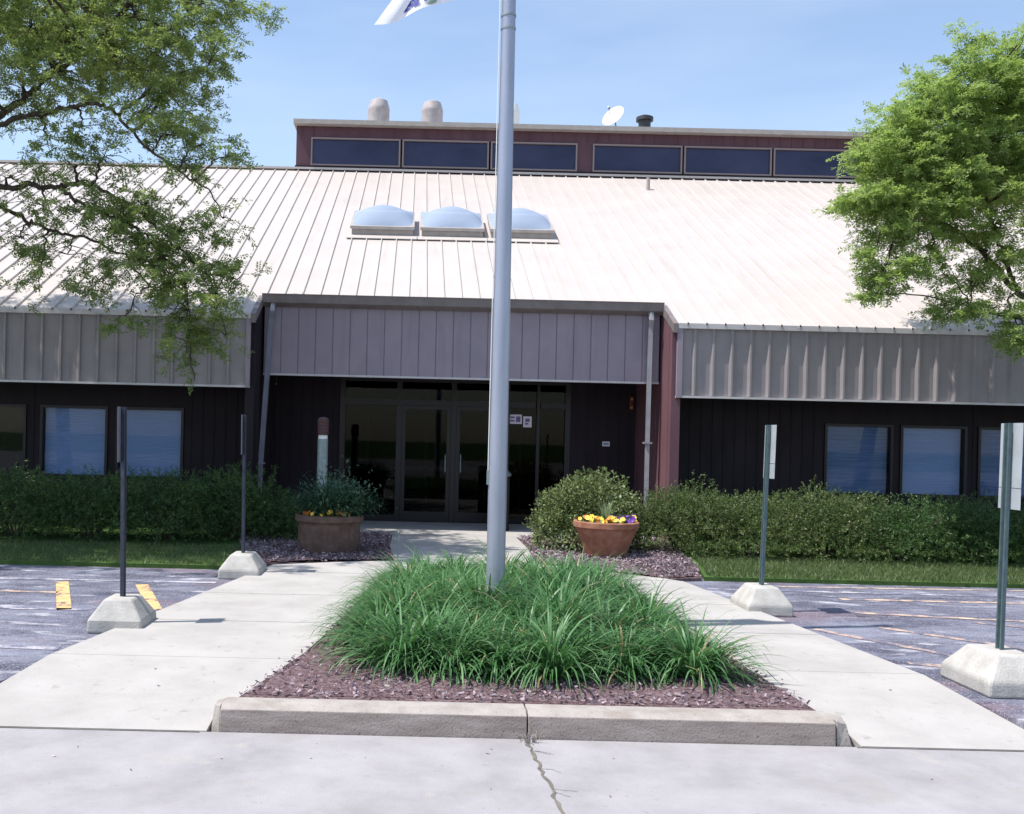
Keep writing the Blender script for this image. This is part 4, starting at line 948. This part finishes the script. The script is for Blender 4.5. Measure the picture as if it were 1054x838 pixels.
limbsL = [
 ([P(-135,260,11.2*KL),P(-50,160,11.0*KL),(P(10,112,10.9*KL)),P(60,72,10.8*KL),P(120,20,10.7*KL),P(150,-60,10.6*KL)], .085),
 ([P(-50,160,11.0*KL),P(5,128,10.7*KL),P(60,112,10.5*KL),P(110,110,10.3*KL),P(150,150,10.2*KL),P(205,190,10.0*KL)], .05),
 ([P(-135,270,11.2*KL),P(-60,205,11.0*KL),P(10,192,10.8*KL),P(60,192,10.6*KL),P(95,190,10.5*KL),P(150,225,10.3*KL),P(215,285,10.2*KL)], .06),
 ([P(60,192,10.6*KL),P(90,212,10.4*KL),P(140,235,10.3*KL),P(190,290,10.1*KL)], .03),
 ([P(-130,300,11.2*KL),P(-40,205,11.0*KL),P(5,215,10.9*KL),P(45,235,10.8*KL),P(110,252,10.7*KL),P(160,300,10.6*KL)], .045),
 ([P(-125,150,11.2*KL),P(-100,-60,11.4*KL),P(-60,-220,11.8*KL)], .09),
 ([P(-125,200,11.2*KL),P(-260,60,11.8*KL),P(-330,0,12.2*KL)], .08),
 ([P(-125,100,11.2*KL),P(-20,-60,12.4*KL),P(40,-160,13.0*KL)], .07)]
cL = []
def cloud(lst, px, py, d, rx, ry, rz, n, K, dn, droop=.12): lst.append((P(px,py,d*K),(rx*K,ry*1.1,rz*K),int(n*dn),droop))
for a in ((130,60,12.3,.4,.5,.18,30),(165,80,12.3,.4,.5,.18,28),(40,40,12.3,.5,.5,.2,34),(85,85,12.3,.4,.5,.18,28),(195,120,12.2,.3,.4,.14,22),(-40,100,12.3,.5,.5,.2,40),(-100,150,12.3,.5,.5,.2,40),(30,25,10.9,.55,.8,.4,80),(75,45,10.8,.6,.8,.3,70),(140,18,10.7,.55,.8,.35,85),(205,10,10.6,.5,.7,.25,50),(245,6,10.5,.38,.6,.2,22),
          (60,78,10.6,.5,.8,.3,50),(115,62,10.6,.5,.8,.3,60),(160,60,10.5,.4,.7,.25,34),(190,45,10.5,.4,.7,.22,30),
          (20,82,11.0,.35,.7,.3,34),(25,100,10.9,.3,.6,.16,18),(170,95,10.4,.3,.6,.2,20),(200,72,10.4,.35,.6,.2,24),(222,62,10.4,.22,.5,.15,12),
          (150,118,10.3,.4,.6,.16,34),(175,140,10.2,.35,.6,.14,28),(210,148,10.2,.28,.5,.13,16),(236,160,10.1,.12,.3,.08,8),
          (85,130,10.5,.4,.6,.18,20),(50,150,10.6,.5,.6,.18,16),(110,160,10.4,.35,.6,.2,22),(75,172,10.5,.4,.6,.12,14),(195,172,10.1,.25,.4,.12,14),
          (100,213,10.4,.4,.6,.16,40),(150,215,10.3,.35,.6,.16,38),(45,215,10.7,.4,.6,.12,14),(140,245,10.3,.4,.6,.2,44),(185,240,10.2,.35,.6,.2,40),(160,275,10.2,.4,.6,.25,48),
          (205,280,10.1,.3,.5,.25,38),(190,320,10.1,.3,.5,.25,30),(225,310,10.0,.22,.4,.18,20),(195,355,10.1,.3,.5,.18,20),(232,345,10.0,.2,.3,.14,9),(197,372,10.1,.08,.2,.10,2),(200,392,10.1,.04,.1,.04,1),
          (230,225,10.1,.18,.4,.12,8),(245,290,10.1,.16,.4,.2,9),
          (20,245,10.8,.4,.6,.16,18),(70,262,10.7,.4,.6,.14,18),(105,290,10.6,.35,.6,.18,20),(40,290,10.8,.4,.6,.18,10),(130,325,10.4,.3,.5,.1,10),(15,185,10.9,.3,.5,.12,10)):
    cloud(cL, *a, KL, .95)
cL2 = list(cL)
random.seed(77)
for i in range(46):
    a = random.uniform(0,2*PI); r = random.uniform(0,3.4); zz = random.uniform(4.2,9.2)
    x = TLx+r*math.cos(a); y = TLy+r*math.sin(a)*.8
    u_ = x/y*F
    if u_ > -470 and zz < 7.4 : continue
    cL2.append(((x,y,zz),(.75,.75,.45),34,.2))
for i in range(20):
    x = random.uniform(-7.2,-3.4); y = random.uniform(12.0,15.4); zz = random.uniform(7.8,8.8)
    cL2.append(((x,y,zz),(.8,.8,.4),46,.1))
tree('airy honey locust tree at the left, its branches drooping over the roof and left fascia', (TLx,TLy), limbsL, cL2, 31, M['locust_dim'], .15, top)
TRx, TRy = P(1150,560,13.3)[0], 13.3
topR = P(1135,60,11.8*KR)
limbsR = [
 ([P(1145,420,11.8*KR),P(1090,330,11.7*KR),P(1045,298,11.6*KR),P(1005,255,11.5*KR),P(975,232,11.4*KR),P(930,210,11.3*KR)], .075),
 ([P(1045,298,11.6*KR),P(1030,255,11.5*KR),P(1010,200,11.5*KR),P(980,150,11.4*KR)], .04),
 ([P(1145,350,11.8*KR),P(1110,230,11.8*KR),P(1060,140,11.7*KR),P(1010,90,11.6*KR)], .07),
 ([P(1090,330,11.7*KR),P(1040,325,11.3*KR),P(1000,318,11.1*KR)], .03),
 ([P(1140,300,11.8*KR),P(1180,120,12.0*KR),P(1230,20,12.4*KR)], .08),
 ([P(1140,300,11.8*KR),P(1240,200,12.0*KR),P(1330,150,12.2*KR)], .06)]
cR = []
for a in ((930,198,12.7,.35,.5,.14,46),(965,190,12.8,.4,.5,.18,60),(1005,195,12.8,.4,.5,.2,60),(1042,190,12.8,.4,.5,.2,60),(985,150,12.8,.4,.5,.18,50),(1030,130,12.8,.4,.5,.25,56),(1075,190,12.8,.4,.5,.25,60),(1110,160,12.8,.4,.5,.3,60),(1045,60,11.6,.35,.8,.3,60),(1015,95,11.5,.4,.8,.28,70),(985,75,11.5,.35,.7,.22,34),(998,48,11.5,.14,.3,.14,9),(1045,110,11.5,.4,.7,.28,70),(975,110,11.4,.38,.7,.2,52),
          (950,105,11.4,.28,.6,.18,34),(925,130,11.3,.28,.6,.17,36),(960,150,11.3,.4,.7,.2,64),(1010,150,11.4,.4,.7,.22,60),(1045,170,11.4,.4,.7,.25,62),
          (905,160,11.2,.26,.5,.11,26),(900,150,11.2,.2,.4,.1,12),(930,175,11.2,.36,.6,.14,40),(970,185,11.3,.4,.7,.16,58),(890,205,11.1,.26,.5,.1,32),(920,208,11.1,.32,.5,.14,50),(955,215,11.2,.35,.6,.16,54),
          (1010,200,11.3,.36,.7,.18,42),(915,235,11.1,.26,.5,.1,26),(945,245,11.1,.22,.5,.08,14),(895,262,11.0,.12,.3,.06,8),(925,272,11.0,.28,.5,.10,26),(908,288,11.0,.16,.4,.08,13),(897,303,10.9,.1,.3,.05,6),
          (985,240,11.3,.3,.6,.08,16),(1030,235,11.3,.3,.6,.14,26),(1015,270,11.2,.25,.5,.1,12),(1045,260,11.3,.25,.5,.12,14),(960,262,11.1,.2,.4,.06,8),(970,282,11.0,.1,.3,.05,4),
          (1000,290,11.1,.25,.4,.08,14),(985,312,11.0,.2,.4,.06,14),(1020,318,11.0,.25,.4,.07,14),(970,318,11.0,.1,.3,.04,5),(1047,335,10.9,.16,.4,.12,14),(1065,350,10.9,.2,.4,.14,16),(1048,300,11.1,.2,.4,.08,8)):
    cloud(cR, *a, KR, 1.55)
random.seed(99)
for i in range(46):
    a = random.uniform(0,2*PI); r = random.uniform(0.6,3.2); zz = random.uniform(4.2,8.6)
    x = TRx+.4+r*math.cos(a); y = TRy+.6+r*math.sin(a)*.8
    u_ = x/y*F
    if u_ < 690: continue
    cR.append(((x,y,zz),(.75,.75,.45),34,.2))
tree('dense bright green honey locust tree at the right, reaching over the roof', (TRx,TRy), limbsR, cR, 41, M['locust'], .15, topR)
# weed at the kerb joint
a = G(543,758,APZ); root = empty('weed', (a[0],5.615,APZ), 'dry brown weed tuft at the kerb joint above the crack', 'weed')
v1, f1 = strap(a[0], 5.60, APZ, 45, .03, .07, 1.0, .006); npmesh('foliage', v1, 4, M['dry'] if 'dry' in M else M['kerb'], root, True, F4=f1)

# ------------------------------------------------------------------ light, sky, camera
EL = math.radians(64); AZ = math.radians(13)
sd = Vector((-math.cos(EL)*math.cos(AZ), -math.cos(EL)*math.sin(AZ), math.sin(EL)))
L = bpy.data.lights.new('sun','SUN'); L.energy = 4.1; L.angle = math.radians(.53); L.color = (1,.96,.9)
so = bpy.data.objects.new('sun', L); C.objects.link(so); so.rotation_euler = sd.to_track_quat('Z','Y').to_euler(); so.location = (-10,-5,30)
W = bpy.data.worlds.new('World'); sc.world = W; W.use_nodes = True; N = W.node_tree.nodes; LK = W.node_tree.links
bg = N['Background']; sky = N.new('ShaderNodeTexSky'); sky.sky_type = 'NISHITA'; sky.sun_disc = False
sky.sun_elevation = EL; sky.sun_rotation = math.atan2(sd.x, sd.y); sky.altitude = 100; sky.air_density = 1.1; sky.dust_density = .6; sky.ozone_density = 2.2
tc = N.new('ShaderNodeTexCoord'); mp = N.new('ShaderNodeMapping'); mp.inputs['Scale'].default_value = (1,1,4); LK.new(tc.outputs['Generated'], mp.inputs[0])
nz = N.new('ShaderNodeTexNoise'); nz.inputs['Scale'].default_value = 2.2; nz.inputs['Detail'].default_value = 7; nz.inputs['Roughness'].default_value = .5; LK.new(mp.outputs[0], nz.inputs[0])
mr = N.new('ShaderNodeMapRange'); mr.inputs[1].default_value = .38; mr.inputs[2].default_value = .8; mr.inputs[3].default_value = .07; mr.inputs[4].default_value = .26; LK.new(nz.outputs[0], mr.inputs[0])
mx = N.new('ShaderNodeMix'); mx.data_type = 'RGBA'; LK.new(mr.outputs[0], mx.inputs[0]); LK.new(sky.outputs[0], mx.inputs[6]); mx.inputs[7].default_value = (6.6,7.0,7.6,1)
LK.new(mx.outputs[2], bg.inputs[0]); bg.inputs[1].default_value = .135
cam = bpy.data.cameras.new('camera'); cam.lens = 36*F/1054; cam.sensor_width = 36; cam.sensor_fit = 'HORIZONTAL'; cam.clip_end = 2000
ppx = 527+U0*math.cos(ROLL)-VH*math.sin(ROLL); ppy = 419+U0*math.sin(ROLL)+VH*math.cos(ROLL)
cam.shift_x = (527-ppx)/1054; cam.shift_y = (ppy-419)/1054
co = bpy.data.objects.new('camera', cam); C.objects.link(co); co.location = (0,0,CH)
co.rotation_mode = 'QUATERNION'
from mathutils import Matrix
co.rotation_quaternion = (Matrix.Rotation(math.radians(90),3,'X') @ Matrix.Rotation(ROLL,3,'Z')).to_quaternion()
sc.camera = co
sc.view_settings.view_transform = 'Standard'; sc.view_settings.look = 'None'; sc.view_settings.exposure = .64; sc.view_settings.gamma = 1
sc.cycles.max_bounces = 6; sc.cycles.transparent_max_bounces = 12; sc.cycles.use_denoising = True
